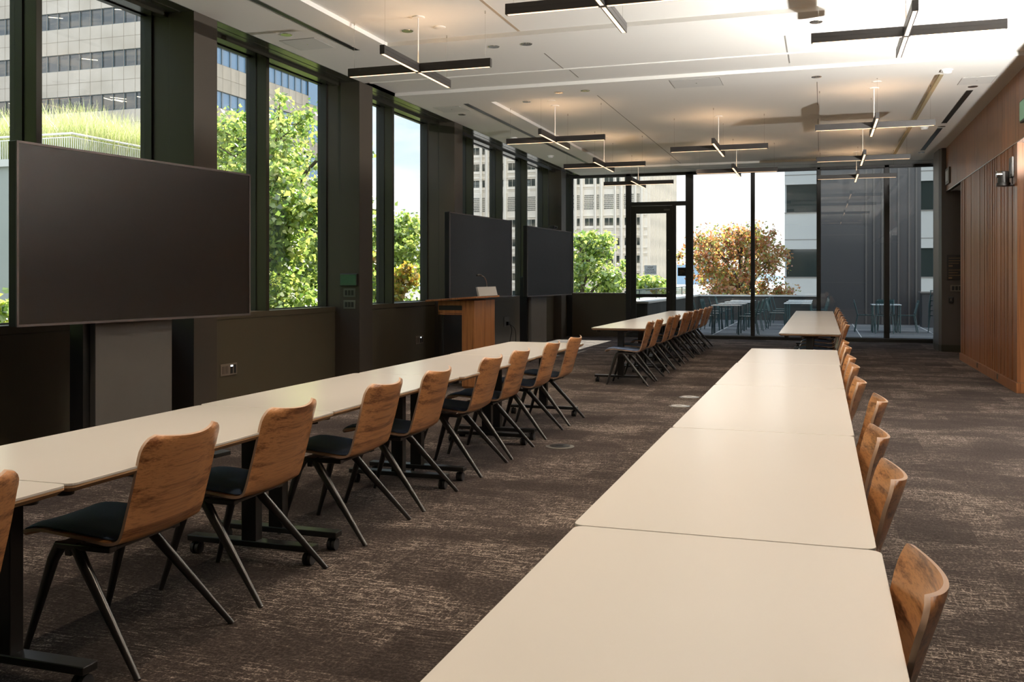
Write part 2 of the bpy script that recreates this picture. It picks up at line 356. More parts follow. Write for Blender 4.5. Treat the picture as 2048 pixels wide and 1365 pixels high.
for bi, (y0, y1, fins) in enumerate(bays):
    g = 0.006
    w_ = MB(); w_.box(-6.17, -5.93, y0 + g, y1 - 0.012, 0, 0.975); w_.box(-6.17, -5.925, y0 + g, y1 - 0.012, 0.981, 1.045)
    for fy in (0.5,):
        pass
    w_.box(-6.17, -5.935, y0 + g, y1 - 0.012, 0.9, 1.0)
    st(w_.obj('wall_left', BRONZE, bevel=0.002))
    f_ = MB()
    for fy in fins: f_.box(-6.15, -5.93, fy, fy + 0.06, 1.045, CZ)
    if fins: st(f_.obj('wall_left_fins', DARKM, bevel=0.002))
    edges = [y0] + [c for fy in fins for c in (fy, fy + 0.06)] + [y1]
    for q in range(0, len(edges), 2):
        a, b_ = edges[q], edges[q + 1]
        if b_ - a < 0.2: continue
        WN += 1
        fr = MB(); fr.box(GX - 0.05, GX + 0.075, a, a + 0.012, 1.045, CZ); fr.box(GX - 0.05, GX + 0.075, b_ - 0.014, b_, 1.045, CZ)
        fr.box(GX - 0.05, GX + 0.01, a, b_, 1.045, 1.055); fr.box(GX - 0.05, GX + 0.01, a, b_, CZ - 0.012, CZ)
        wo = st(fr.obj('window_%d' % WN, FRAMEM))
        MB().box(GX - 0.004, GX + 0.004, a + 0.012, b_ - 0.014, 1.055, CZ - 0.012).obj('window_pane', GLASS, wo)
# walls behind the camera and closing the side room
st(MB().box(-6.35, 6.2, -3.12, -3, 0, 4).obj('wall_back', DWALL))
st(MB().box(6.2, 6.3, -3, 20, 0, 4).obj('wall_side_room', WALNUT_P))

# right wall: fascia, slat panel, baseboard, return
mb = MB()
js = [-3, -0.2, 1.0, 2.2, 3.4, 4.6, 5.8, 7.0, 8.3, 9.5, 10.7, 11.75, 12.86, 13.96, 15.08, 16.19, 17.26, 18.32, 20.25]
for a, b_ in zip(js[:-1], js[1:]): mb.box(XW, XW + 0.06, a + 0.003, b_ - 0.003, 3.085, CZ + 0.02)
mb.box(XW + 0.01, XW + 0.07, -3, 20.24, 3.09, CZ + 0.1)
st(mb.obj('wall_right_fascia', WALNUT_P))
st(MB().box(XW - 0.004, XW + 0.06, -3, 20.25, 3.075, 3.088).obj('trim_13', CHROME))
mb = MB(); mb.box(XW + 0.032, XW + 0.75, 13.03, 17.95, 0, 3.075); 
mb.box(XW, XW + 0.75, 12.94, 13.10, 0.13, 3.075)
y = 13.105
while y < 17.93:
    w = random.choice([0.018, 0.024, 0.030, 0.036, 0.048]); d = random.choice([0.0, 0.0, 0.008])
    w = min(w, 17.95 - y); mb.box(XW + d, XW + 0.034, y, y + w, 0.13, 3.07); y += w + random.choice([0.014, 0.018])
st(mb.obj('wall_right', WALNUT_P))
mb = MB(); mb.box(XW - 0.012, XW + 0.76, 12.93, 17.96, 0, 0.125)
st(mb.obj('baseboard_right', WALNUT_P, bevel=0.002))
for yy, w_ in ((15.97, 'far'), (14.22, 'near')):
    t = thing('baseboard_outlet', 'small dark power outlet in the wooden baseboard, %s' % ('nearer the dark recess' if w_ == 'far' else 'farther from the dark recess'), 'outlet', (XW - 0.013, yy, 0.04), group='baseboard outlets')
    MB().box(-0.006, 0.001, -0.035, 0.035, 0, 0.075).obj('cover_plate', GREYP, t, bevel=0.002)
    MB().box(-0.008, 0, -0.014, 0.014, 0.012, 0.06).obj('socket', SOCK, t)
# recess and pier
st(MB().box(3.1, 3.2, 17.9, 22.6, 0, CZ).obj('wall_recess', DWALL))
pier = [(2.16, 20.0), (2.20, 19.88), (3.15, 19.78), (3.15, 22.6), (2.33, 22.6), (2.14, 20.6)]
st(MB().prism(pier, 0, CZ).obj('wall_right_pier', mat('brown_bronze_pier', (0.07, 0.055, 0.048), 0.4, spec=0.5), bevel=0.01))
st(MB().prism([(x + (-0.006), y - 0.006) for x, y in pier], 0, 0.13).obj('baseboard_pier', DARKM))

# ------------------------------------------------------------------ far glazed wall
def mull(name, x0, x1, z0, z1, y0=YF - 0.06, y1=YF + 0.08, m_=FRAMEM): return st(MB().box(x0, x1, y0, y1, z0, z1).obj(name, m_, bevel=0.003))
k0 = 14
for nm in [(-5.97, -5.80, 0, CZ), (-4.47, -4.36, 0, CZ), (-3.04, -2.885, 0, CZ), (-1.545, -1.475, 0, CZ), (-0.095, -0.025, 0, CZ), (1.325, 1.42, 0, CZ)]:
    mull('trim_%d' % k0, *nm); k0 += 1
mull('trim_%d' % k0, -5.8, 2.35, CZ - 0.055, CZ + 0.02); k0 += 1
mull('trim_%d' % k0, -4.36, 2.35, 0, 0.075, YF - 0.14, YF + 0.1); k0 += 1
mull('trim_%d' % k0, -4.36, -3.04, 3.145, 3.225); k0 += 1
mull('trim_%d' % k0, -3.36, -3.29, 0.07, 3.145); k0 += 1
# lower panel under the left far window
st(MB().box(-5.8, -4.47, YF - 0.05, YF + 0.1, 0, 1.02).box(-5.8, -4.47, YF - 0.058, YF + 0.1, 1.0, 1.05).box(-5.8, -4.47, YF - 0.056, YF, 0, 0.34).obj('wall_far', BRONZE, bevel=0.002))
for (x0, x1, z0, z1) in [(-5.8, -4.47, 1.05, CZ - 0.055), (-4.36, -3.04, 3.225, CZ - 0.055), (-3.29, -3.04, 0.075, 3.145), (-2.885, -1.545, 0.075, CZ - 0.055),
                         (-1.475, -0.095, 0.075, CZ - 0.055), (-0.025, 1.325, 0.075, CZ - 0.055), (1.42, 2.34, 0.075, CZ - 0.055)]:
    WN += 1
    e_ = 0.012
    fr = MB(); fr.box(x0, x0 + e_, YF - 0.02, YF + 0.03, z0, z1); fr.box(x1 - e_, x1, YF - 0.02, YF + 0.03, z0, z1); fr.box(x0, x1, YF - 0.02, YF + 0.03, z0, z0 + e_); fr.box(x0, x1, YF - 0.02, YF + 0.03, z1 - e_, z1)
    wo = st(fr.obj('window_%d' % WN, FRAMEM)); MB().box(x0 + e_, x1 - e_, YF, YF + 0.008, z0 + e_, z1 - e_).obj('window_pane', GLASS, wo)
# door
mb = MB(); dx0, dx1 = -4.355, -3.365
mb.box(dx0, -4.23, YF - 0.03, YF + 0.03, 0.08, 3.14); mb.box(-3.505, dx1, YF - 0.03, YF + 0.03, 0.08, 3.14)
mb.box(-4.23, -3.505, YF - 0.03, YF + 0.03, 2.96, 3.14); mb.box(-4.23, -3.505, YF - 0.03, YF + 0.03, 0.08, 0.3)
mb.box(-4.23, -3.505, YF - 0.025, YF + 0.025, 0.955, 1.035)
door = st(mb.obj('door_1', FRAMEM, bevel=0.003))
MB().box(-4.23, -3.505, YF - 0.004, YF + 0.004, 0.3, 2.96).obj('door_pane', GLASS, door)
MB().box(-4.20, -3.535, YF - 0.075, YF - 0.05, 0.975, 1.015).box(-4.2, -4.17, YF - 0.06, YF - 0.02, 0.98, 1.01).box(-3.56, -3.535, YF - 0.06, YF - 0.02, 0.98, 1.01).obj('push_bar', BLACKM, door)
MB().cyl((-3.45, YF - 0.045, 2.08), 0.018, 0.02, 'y').cyl((-3.44, YF - 0.045, 1.08), 0.018, 0.02, 'y').obj('door_lock', CHROME, door, smooth=True)
MB().box(-3.56, -3.42, YF - 0.05, YF - 0.03, 3.02, 3.06).obj('door_closer_plate', GREYP, door)
# door notice and sidelight plaque
t = thing('door_notice', 'white paper notice reading KEEP DOOR LOCKED on the glass door', 'sign', (-3.885, YF - 0.008, 1.61))
MB().add([(-0.145, 0, -0.11), (0.145, 0, -0.11), (0.145, 0, 0.11), (-0.145, 0, 0.11)], [(0, 1, 2, 3)]).obj('paper_sheet', PAPER, t)
for i_, wd in enumerate(['KEEP', 'DOOR', 'LOCKED']):
    text('lettering', wd, 0.062, INK, t, (0.0, -0.0035, 0.058 - 0.058 * i_), (PI / 2, 0, 0))
t = thing('sidelight_plaque', 'small black square plaque on the narrow glass beside the door', 'sign', (-3.135, YF - 0.002, 1.565))
MB().box(-0.1, 0.1, -0.006, 0, -0.1, 0.1).obj('plaque_plate', INK, t, bevel=0.002)
m_ = MB()
for i_, w in enumerate([0.10, 0.12, 0.06]): m_.box(-0.06, -0.06 + w, -0.0085, -0.005, 0.03 - 0.035 * i_, 0.038 - 0.035 * i_)
m_.obj('lettering_lines', BRASSI, t)

# pier signs and switches (face leans slightly)
t = thing('room_rules_sign', 'dark sign with brown lettering on the bronze pier by the recess', 'sign', (2.44, 19.845, 1.62), -0.105)
MB().box(-0.15, 0.15, -0.008, 0.0, -0.24, 0.24).obj('sign_plate', mat('sign_brown', (0.02, 0.016, 0.014), 0.5), t, bevel=0.002)
m_ = MB()
for i_ in range(8):
    w = [0.2, 0.22, 0.18, 0.07, 0.2, 0.16, 0.21, 0.06][i_]; zt = 0.18 - 0.05 * i_ - (0.03 if i_ > 3 else 0)
    m_.box(-0.12, -0.12 + w, -0.0105, -0.007, zt - (0.008 if i_ % 4 != 3 else 0.016), zt + (0.004 if i_ % 4 != 3 else 0.012))
m_.obj('lettering_lines', BRASSI, t)
t = thing('light_switch_plate', 'dark triple switch plate below the sign on the bronze pier', 'switch', (2.46, 19.842, 1.22), -0.105)
MB().box(-0.11, 0.11, -0.008, 0, -0.06, 0.06).obj('cover_plate', PLATEM, t, bevel=0.002)
for i_ in range(3): MB().box(-0.085 + 0.06 * i_, -0.04 + 0.06 * i_, -0.012, -0.006, -0.04, 0.04).obj('switch_rocker', SOCK, t)
t = thing('thermostat', 'small dark control box under the switch plate on the bronze pier', 'thermostat', (2.36, 19.854, 1.0), -0.105)
MB().box(-0.04, 0.04, -0.02, 0, -0.055, 0.055).obj('housing', SOCK, t, bevel=0.004)
MB().box(-0.01, 0.01, -0.024, -0.018, -0.02, 0.02).obj('sensor_window', PLATEM, t)

# ------------------------------------------------------------------ fascia plate, exit sign, PTZ camera
t = thing('wall_control_plate', 'small square framed plate high on the wooden fascia near the dark pier', 'wall plate', (XW, 19.5, 3.34))
MB().box(-0.03, 0, -0.26, 0.26, -0.15, 0.15).obj('frame', GREYP, t, bevel=0.004); MB().box(-0.036, -0.028, -0.19, 0.19, -0.10, 0.10).obj('display', GREYL, t)
t = thing('exit_sign', 'green lit exit sign box on the wooden fascia at the right edge of the photo', 'sign', (XW, 12.4, 3.39))
MB().box(-0.035, 0, -0.19, 0.19, -0.13, 0.13).obj('housing', GREYP, t, bevel=0.004)
MB().box(-0.04, -0.034, -0.17, 0.17, -0.11, 0.11).obj('sign_face', mat('green_sign_face', (0.12, 0.24, 0.15), 0.4, emit=(0.35, 0.7, 0.42), estr=0.12), t)
t = thing('conference_camera', 'black pan tilt camera on a bracket on the slatted wooden wall', 'camera', (XW - 0.005, 13.22, 2.66))
MB().box(-0.02, 0.02, -0.09, 0.11, 0.02, 0.27).obj('back_plate', GREYP, t, bevel=0.004)
MB().box(-0.024, -0.018, -0.05, 0.07, 0.06, 0.2).obj('back_plate_opening', SOCK, t)
MB().tube([(-0.1, 0, -0.09), (-0.1, 0, -0.05)], [0.085, 0.08], 24).box(-0.1, 0.0, -0.05, 0.05, -0.09, -0.07).obj('base', BLACKM, t, smooth=True)
MB().tube([(-0.1, 0, -0.05), (-0.1, 0, 0.02), (-0.1, 0, 0.09), (-0.1, 0, 0.1)], [0.07, 0.068, 0.064, 0.03], 24).obj('camera_head', LEGM, t, smooth=True)
MB().cyl((-0.185, -0.02, 0.06), 0.042, 0.08, 'x').obj('lens', CHROME, t, smooth=True)
MB().cyl((-0.1885, -0.02, 0.06), 0.028, 0.01, 'x').obj('lens_glass', DGLASS, t, smooth=True)

# ------------------------------------------------------------------ tables
def rrect(x0, x1, y0, y1, r, n=5):
    pts = []
    for cx, cy, a0 in ((x1 - r, y1 - r, 0), (x0 + r, y1 - r, PI / 2), (x0 + r, y0 + r, PI), (x1 - r, y0 + r, 1.5 * PI)):
        for i in range(n + 1):
            a = a0 + PI / 2 * i / n; pts.append((cx + r * math.cos(a), cy + r * math.sin(a)))
    return pts
def make_table(Lh, Wh, label, group, z=0.74, big=False):
    t = thing('conference_table', label, 'table', group=group)
    n_ = 6 * 4
    MB().prism(rrect(-Wh, Wh, -Lh, Lh, 0.028), z - 0.009, z).obj('table_top', TABLE, t, bevel=0.0015)
    e = MB(); p0 = rrect(-Wh, Wh, -Lh, Lh, 0.028); k = len(p0)
    p1 = rrect(-Wh + 0.018, Wh - 0.018, -Lh + 0.018, Lh - 0.018, 0.02)
    e.add([(x, y, z - 0.0092) for x, y in p0] + [(x, y, z - 0.016) for x, y in p0] + [(x, y, z - 0.032) for x, y in p1],
          [tuple(range(k)), tuple(range(2 * k, 3 * k))[::-1]] + [(i + a * k, (i + 1) % k + a * k, (i + 1) % k + (a + 1) * k, i + (a + 1) * k) for i in range(k) for a in (0, 1)])
    e.obj('edge_band', EDGE, t)
    for s in (-1, 1):
        fy = s * (Lh - 0.13)
        MB().box(-0.042, 0.042, fy - 0.03, fy + 0.03, 0.085, z - 0.035).box(-0.10, 0.10, fy - 0.05, fy + 0.05, z - 0.052, z - 0.032).obj('leg', BLACKM, t, bevel=0.004)
        MB().box(-0.36, 0.36, fy - 0.035, fy + 0.035, 0.068, 0.098).obj('foot_bar', BLACKM, t, bevel=0.004)
        for sx in (-1, 1):
            cx = sx * 0.325
            cst = MB().cyl((cx - 0.022, fy, 0.03), 0.03, 0.017, 'x').cyl((cx + 0.005, fy, 0.03), 0.03, 0.017, 'x').cyl((cx, fy, 0.03), 0.010, 0.042, 'z')
            cst.obj('caster', RUB, t, smooth=True)
    MB().box(-0.03, 0.03, -Lh + 0.16, Lh - 0.16, z - 0.085, z - 0.036).obj('beam', BLACKM, t, bevel=0.003)
    for sy in (-1, 1):
        for sx in (-1, 1):
            MB().cyl((sx * (Wh - 0.09), sy * (Lh - 0.07), z - 0.055), 0.028, 0.022).obj('coupling_knob', BLACKM, t, smooth=True)
    return t
# (x centre, half width), y0, y1, x shift
def table_row(xc, wh, segs, labels, group, first=None):
    for i, (y0, y1, dx, dz) in enumerate(segs):
        if first is None or abs((y1 - y0) - first[1]) > 0.004:
            t = make_table((y1 - y0) / 2, wh, labels[i], group); first = (t, y1 - y0)
        else:
            t = dup(first[0], (0, 0, 0), label=labels[i], group=group)
        t.location = (xc + dx, (y0 + y1) / 2, dz)
place = lambda i, n: 'nearest the camera' if i == 0 else (ORD[i] + ' from the camera' if i < n - 1 else 'farthest from the camera')
segsL = [(0.71, 2.470, 0, 0), (2.478, 4.238, 0.005, 0), (4.246, 6.006, -0.01, 0), (6.014, 7.75, 0.01, 0), (7.758, 9.50, 0, 0)]
table_row(-2.727, 0.40, segsL, ['white topped folding table in the left foreground row, %s' % place(i, 5) for i in range(5)], 'tables of the left foreground row')
segsR = [(0.73, 2.489, 0.005, 0), (2.497, 4.262, -0.005, 0), (4.27, 6.066, -0.002, 0), (6.074, 7.69, -0.002, 0), (7.698, 9.31, 0.004, 0)]
table_row(-0.252, 0.387, segsR, ['white topped table in the right foreground row, %s' % place(i, 5) for i in range(5)], 'tables of the right foreground row')
segsFL = [(12.50 + 1.765 * i, 12.492 + 1.765 * (i + 1), 0, 0) for i in range(4)]
table_row(-2.583, 0.385, segsFL, ['white topped table in the far left row by the glass door, %s' % place(i, 4) for i in range(4)], 'tables of the far left row')
segsFR = [(11.97, 13.66, 0, 0), (13.668, 15.35, 0, 0), (15.358, 17.04, 0, 0), (17.048, 18.68, 0, 0), (18.688, 20.32, 0, 0)]
table_row(-0.137, 0.36, segsFR, ['white topped table in the far right row by the glazed wall, %s' % place(i, 5) for i in range(5)], 'tables of the far right row')

# ------------------------------------------------------------------ chairs
def smooth_path(pts, n):
    P = [Vector(p) for p in pts]; out = []
    k = len(P) - 1
    for i in range(k):
        p0 = P[max(i - 1, 0)]; p1 = P[i]; p2 = P[i + 1]; p3 = P[min(i + 2, k)]
        for j in range(n):
            t = j / n
            out.append(0.5 * ((2 * p1) + (-p0 + p2) * t + (2 * p0 - 5 * p1 + 4 * p2 - p3) * t * t + (-p0 + 3 * p1 - 3 * p2 + p3) * t ** 3))
    out.append(P[-1]); return out
def shell_grid(path, halfw, wrap, nx, offs):
    """path in (y,z); returns rows of points offset along the normal by offs"""
    rows = []; k = len(path)
    for i, p in enumerate(path):
        t = (path[min(i + 1, k - 1)] - path[max(i - 1, 0)]).normalized()
        nrm = Vector((t.y, -t.x)) * -1     # towards the sitter: up over the seat, forward over the back
        nrm = Vector((-t.y, t.x)) * -1
        row = []
        for j in range(nx + 1):
            s = -1 + 2 * j / nx; x = s * halfw[i]
            d = wrap[i] * abs(s) ** 2.0 + offs
            row.append((x, p.x + nrm.x * d, p.y + nrm.y * d))
        rows.append(row)
    return rows
prof = [(0.335, 0.426), (0.312, 0.446), (0.24, 0.456), (0.12, 0.447), (-0.02, 0.434), (-0.085, 0.432), (-0.132, 0.447), (-0.158, 0.485), (-0.188, 0.56), (-0.228, 0.66), (-0.268, 0.77), (-0.287, 0.824)]
path = smooth_path(prof, 4)
Ls = [0]
for a, b_ in zip(path[:-1], path[1:]): Ls.append(Ls[-1] + (b_ - a).length)
tot = Ls[-1]
def hw(l):
    base = 0.222 + 0.012 * max(0, min(1, (l - 0.36 * tot) / (0.1 * tot)))
    r = 0.062; e = min(l, tot - l)
    if e < r: base = base - r + math.sqrt(max(0.0, r * r - (r - e) ** 2))
    return base
halfw = [max(hw(l), 0.12) for l in Ls]
wrapd = [0.010 + 0.040 * max(0, min(1, (l - 0.5 * tot) / (0.42 * tot))) ** 1.2 for l in Ls]
def extra_ends(path, halfw, wrapd):
    return path, halfw, wrapd
def solid(rows_a, rows_b, mb_):
    R = len(rows_a); C_ = len(rows_a[0]); o = len(mb_.v)
    vs = [p for r in rows_a for p in r] + [p for r in rows_b for p in r]; n = R * C_
    fs = []
    for i in range(R - 1):
        for j in range(C_ - 1):
            a = i * C_ + j
            fs.append((a, a + 1, a + C_ + 1, a + C_)); fs.append((n + a, n + a + C_, n + a + C_ + 1, n + a + 1))
    ring = [j for j in range(C_)] + [i * C_ + C_ - 1 for i in range(1, R)] + [(R - 1) * C_ + j for j in range(C_ - 2, -1, -1)] + [i * C_ for i in range(R - 2, 0, -1)]
    mb_.add(vs, fs); mb_.f += [(o + a, o + a + n, o + b_ + n, o + b_) for a, b_ in zip(ring, ring[1:] + ring[:1])]; mb_.m += [1] * len(ring); return mb_
def make_chair(label, group):
    t = thing('walnut_chair', label, 'chair', group=group)
    a = shell_grid(path, halfw, wrapd, 16, 0.0); b_ = shell_grid(path, halfw, wrapd, 16, 0.011)
    sh = solid(a, b_, MB()).obj('plywood_shell', [WALNUT, PLYE], t, smooth=True)
    # seat pad follows the seat up to the bend of the back
    ks = [i for i, l in enumerate(Ls) if 0.015 < l < 0.505 * tot]
    pp = [path[i] for i in ks]; hwp = [max(0.06, min(0.20, halfw[i] - 0.012)) for i in ks]
    wr = [wrapd[i] for i in ks]
    K = len(pp)
    def prow(offs, inset):
        rows = []
        for q, i in enumerate(ks):
            tt = (path[min(i + 1, len(path) - 1)] - path[i - 1]).normalized(); nr = Vector((tt.y, -tt.x))
            rows.append([((-1 + 2 * j / 14) * (hwp[q] - inset), pp[q].x + nr.x * (offs + wr[q] * abs(-1 + 2 * j / 14) ** 2.0), pp[q].y + nr.y * (offs + wr[q] * abs(-1 + 2 * j / 14) ** 2.0)) for j in range(15)])
        return rows
    lo = prow(0.012, 0.0)
    hi = prow(0.03, 0.0)
    for q, row in enumerate(hi):
        e_ = min(q, K - 1 - q); g = 1.0 if e_ > 2 else (0.2, 0.65, 0.9)[e_]
        for j, p in enumerate(row):
            ej = min(j, 14 - j); gj = g * (1.0 if ej > 1 else (0.15, 0.75)[ej]); l_ = lo[q][j]
            row[j] = tuple(l_[c] + (p[c] - l_[c]) * (0.12 + 0.88 * gj) for c in range(3))
    solid(lo, hi, MB()).obj('seat_pad', [NAVY, NAVY], t, smooth=True)
    for s in (-1, 1):
        MB().tube([(s * 0.185, 0.175, 0.415), (s * 0.19, 0.205, 0.36), (s * 0.215, 0.315, 0.0)], [0.025, 0.023, 0.012], 12, flat=0.8).obj('leg', LEGM, t, smooth=True)
        MB().tube([(s * 0.185, 0.105, 0.415), (s * 0.20, 0.06, 0.36), (s * 0.285, -0.25, 0.0)], [0.025, 0.024, 0.012], 12, flat=0.8).obj('leg', LEGM, t, smooth=True)
    MB().box(-0.20, 0.20, 0.095, 0.185, 0.404, 0.424).box(-0.17, 0.17, -0.06, -0.03, 0.408, 0.422).box(-0.205, -0.165, -0.06, 0.19, 0.404, 0.426).box(0.165, 0.205, -0.06, 0.19, 0.404, 0.426)\
        .box(-0.19, 0.19, 0.125, 0.155, 0.375, 0.404).obj('under_frame', LEGM, t, bevel=0.004)
    return t
chair0 = None
def chairs(xo, ys_, labels, group, dxs={}, rots={}):
    global chair0
    for i, y in enumerate(ys_):
        loc = (xo + dxs.get(i, 0), y, 0); rz = PI / 2 + rots.get(i, random.uniform(-0.02, 0.02))
        if chair0 is None:
            chair0 = make_chair(labels[i], group); chair0.location = loc; chair0.rotation_euler = (0, 0, rz)
        else: dup(chair0, loc, rz, labels[i], group)
LY = [2.02, 3.02, 3.79, 4.77, 5.53, 6.56, 7.26, 8.20, 9.02]
chairs(-2.53, LY, ['walnut chair with navy seat, left foreground tables, ' + ('cut off by the left photo edge' if i == 0 else (ORD[i - 1] + ' whole chair from the camera' if i < 8 else 'farthest of its row')) for i in range(9)], 'chairs along the left foreground tables')
RY = [2.01, 3.03, 3.77, 4.84, 5.66, 6.63, 7.33, 8.42, 9.12]
chairs(-0.045, RY, ['walnut chair behind the right foreground tables, ' + (place(i, 9)) + (', pulled out from the table' if i == 3 else '') for i in range(9)], 'chairs along the right foreground tables', {3: 0.06, 0: -0.008})
FY = [12.52, 13.26, 14.32, 14.97, 15.95, 16.50, 17.32, 18.05, 18.95, 19.62]
chairs(-2.395, FY, ['walnut chair at the far left table row, ' + place(i, 10) for i in range(10)], 'chairs along the far left tables')
FR = [12.45, 13.30, 14.15, 14.98, 16.1, 17.15, 18.4, 19.55]
chairs(0.05, FR, ['walnut chair behind the far right table row, ' + place(i, 8) for i in range(8)], 'chairs along the far right tables')

# ------------------------------------------------------------------ display carts
def display(name_lbl, near, far, w_real, hgt, ztop, pw, camera=False):
    """near, far: ends of the screen in plan"""
    n_ = Vector((near[0], near[1])); f_ = Vector((far[0], far[1])); d = f_ - n_; L_ = d.length; ang = math.atan2(d.y, d.x)
    mid = (n_ + f_) / 2
    t = thing('display_cart', name_lbl, 'display', (mid.x, mid.y, 0), ang, group='large displays on floor stands along the windows')
    # local x runs along the screen, local -y faces the room
    hw_ = L_ / 2; z1 = ztop; z0 = ztop - hgt
    MB().box(-hw_, hw_, 0.0, 0.075, z0, z1).obj('screen_housing', BLACKM, t, bevel=0.004)
    MB().box(-hw_ + 0.018, hw_ - 0.018, -0.004, 0.002, z0 + 0.018, z1 - 0.018).obj('screen_glass', SCREEN, t)
    fr = MB(); b_ = 0.016
    fr.box(-hw_, hw_, -0.008, 0.004, z1 - b_, z1).box(-hw_, hw_, -0.008, 0.004, z0, z0 + b_).box(-hw_, -hw_ + b_, -0.008, 0.004, z0, z1).box(hw_ - b_, hw_, -0.008, 0.004, z0, z1)
    fr.obj('bezel', SCREENF, t)
    MB().box(pw[0], pw[1], 0.10, 0.16, 0.06, z0 + 0.3).obj('pedestal_panel', GREYP, t, bevel=0.004)
    MB().box(pw[0] - 0.06, pw[0] + 0.02, 0.16, 0.30, 0.03, z0 + 0.35).obj('support_post', BLACKM, t, bevel=0.003)
    MB().box(pw[1] - 0.05, pw[1] + 0.03, 0.16, 0.30, 0.03, z0 + 0.35).obj('support_post', BLACKM, t, bevel=0.003)
    for xx in (pw[0] - 0.02, pw[1] + 0.02):
        fb = MB(); fb.add([(xx - 0.09, -0.42, 0.0), (xx + 0.09, -0.42, 0.0), (xx + 0.09, 0.52, 0.0), (xx - 0.09, 0.52, 0.0), (xx - 0.09, -0.42, 0.03), (xx + 0.09, -0.42, 0.03), (xx + 0.09, 0.1, 0.075), (xx - 0.09, 0.1, 0.075), (xx + 0.09, 0.52, 0.03), (xx - 0.09, 0.52, 0.03)],
               [(0, 3, 2, 1), (0, 1, 5, 4), (4, 5, 6, 7), (7, 6, 8, 9), (2, 3, 9, 8), (1, 2, 8, 6, 5), (0, 4, 7, 9, 3)])
        fb.obj('foot', GREYP if camera else BLACKM, t, bevel=0.003)
    return t, z1
# screens
def scr(ul, vl_t, vl_b, ur, vr_t, vr_b, hgt):
    d1 = hgt * F / (vl_b - vl_t); d2 = hgt * F / (vr_b - vr_t)
    o = []
    for u, d in ((ul, d1), (ur, d2)):
        r = (u - 1024) / F * d; o.append((r * CA - d * SA, r * SA + d * CA))
    zt = (H - (vl_t - HV) * d1 / F + H - (vr_t - HV) * d2 / F) / 2
    return o[0], o[1], zt
n1, f1, zt1 = scr(32, 279, 653.5, 500, 350, 632, 1.25)
display('largest looking dark screen on a floor stand, nearest the camera at the left', n1, f1, 0, 1.25, zt1, (-0.42, 0.33))
n2, f2, zt2 = scr(898.5, 421.3, 596.7, 1023, 443.7, 595.3, 1.25)
display('dark grey screen behind the wooden lectern, middle of the three displays', n2, f2, 0, 1.25, zt2, (-0.4, 0.4))
n3, f3, zt3 = scr(1054, 451.8, 594.5, 1143, 464, 589.6, 1.25)
t3, _ = display('dark screen with a camera bar on top, farthest display near the corner', n3, f3, 0, 1.25, zt3, (-0.75, 0.05), True)
t = thing('webcam', 'small black video camera on top of the farthest display', 'camera', ((n3[0] + f3[0]) / 2 - 0.02, (n3[1] + f3[1]) / 2 + 0.15, zt3), math.atan2(f3[1] - n3[1], f3[0] - n3[0]))
MB().box(-0.2, 0.25, 0.0, 0.06, 0.0, 0.02).obj('mount', BLACKM, t, bevel=0.003)
MB().box(0.05, 0.25, -0.03, 0.07, 0.02, 0.075).obj('camera_body', BLACKM, t, bevel=0.01)
MB().cyl((0.15, -0.045, 0.048), 0.02, 0.02, 'y').obj('lens', DGLASS, t, smooth=True)

# ------------------------------------------------------------------ wall plates, switches, touch panel, cables
def outlet(y, z, w, label, led=True):
    t = thing('power_outlet', label, 'outlet', (-5.93, y, z), group='outlets on the window wall panels')
    MB().box(0, 0.008, -w / 2, w / 2, -0.062, 0.062).obj('cover_plate', PLATEM, t, bevel=0.002)
    for k_ in (0, 1):
        MB().box(0.007, 0.0105, -w * 0.42 + k_ * w * 0.22, -w * 0.27 + k_ * w * 0.22, -0.04, 0.04).obj('socket', mat('socket_%d' % random.randrange(9999), (0.12, 0.09, 0.07), 0.5), t, bevel=0.001)
    MB().box(0.007, 0.011, w * 0.08, w * 0.22, -0.045, 0.045).obj('usb_port', SOCK, t)
    MB().box(0.007, 0.011, w * 0.30, w * 0.42, -0.045, 0.045).obj('data_port', SOCK, t)
    if led: MB().box(0.010, 0.0125, w * 0.08, w * 0.22, 0.028, 0.045).obj('indicator_light', BLUELED, t)
outlet(8.52, 0.45, 0.29, 'bronze power outlet plate on the window wall behind the near left tables')
outlet(13.48, 0.455, 0.29, 'bronze power outlet plate on the window wall left of the lectern')
t = thing('power_outlet', 'small outlet with a hanging cable on the window wall right of the lectern', 'outlet', (-5.93, 17.75, 0.55), group='outlets on the window wall panels')
MB().box(0, 0.008, -0.16, 0.16, -0.1, 0.1).obj('cover_plate', GREYP, t, bevel=0.002)
MB().box(0.006, 0.05, -0.02, 0.09, -0.07, 0.0).obj('plug', SOCK, t, bevel=0.003)
c_ = MB(); c_.tube(smooth_path([(-5.87, 17.79, 0.5), (-5.84, 17.82, 0.38), (-5.85, 17.75, 0.2), (-5.84, 17.65, 0.012)], 6), 0.008, 8)
c_.tube(smooth_path([(-5.87, 17.77, 0.5), (-5.82, 17.95, 0.40), (-5.83, 18.05, 0.2), (-5.84, 18.0, 0.012)], 6), 0.008, 8)
tag(c_.obj('power_cable', SOCK, smooth=True), 'pair of black cables hanging from the outlet right of the lectern to the floor', 'cable')
t = thing('power_outlet', 'dark outlet box with a plug half hidden behind the lectern', 'outlet', (-5.93, 14.72, 0.52), group='outlets on the window wall panels')
MB().box(0, 0.008, -0.12, 0.12, -0.07, 0.07).obj('cover_plate', GREYP, t, bevel=0.002); MB().box(0.006, 0.06, 0.0, 0.09, -0.06, 0.0).obj('plug', SOCK, t, bevel=0.003)
c_ = MB().tube(smooth_path([(-5.86, 14.77, 0.47), (-5.82, 14.85, 0.35), (-5.85, 14.8, 0.15), (-5.86, 14.75, 0.012)], 6), 0.008, 8)
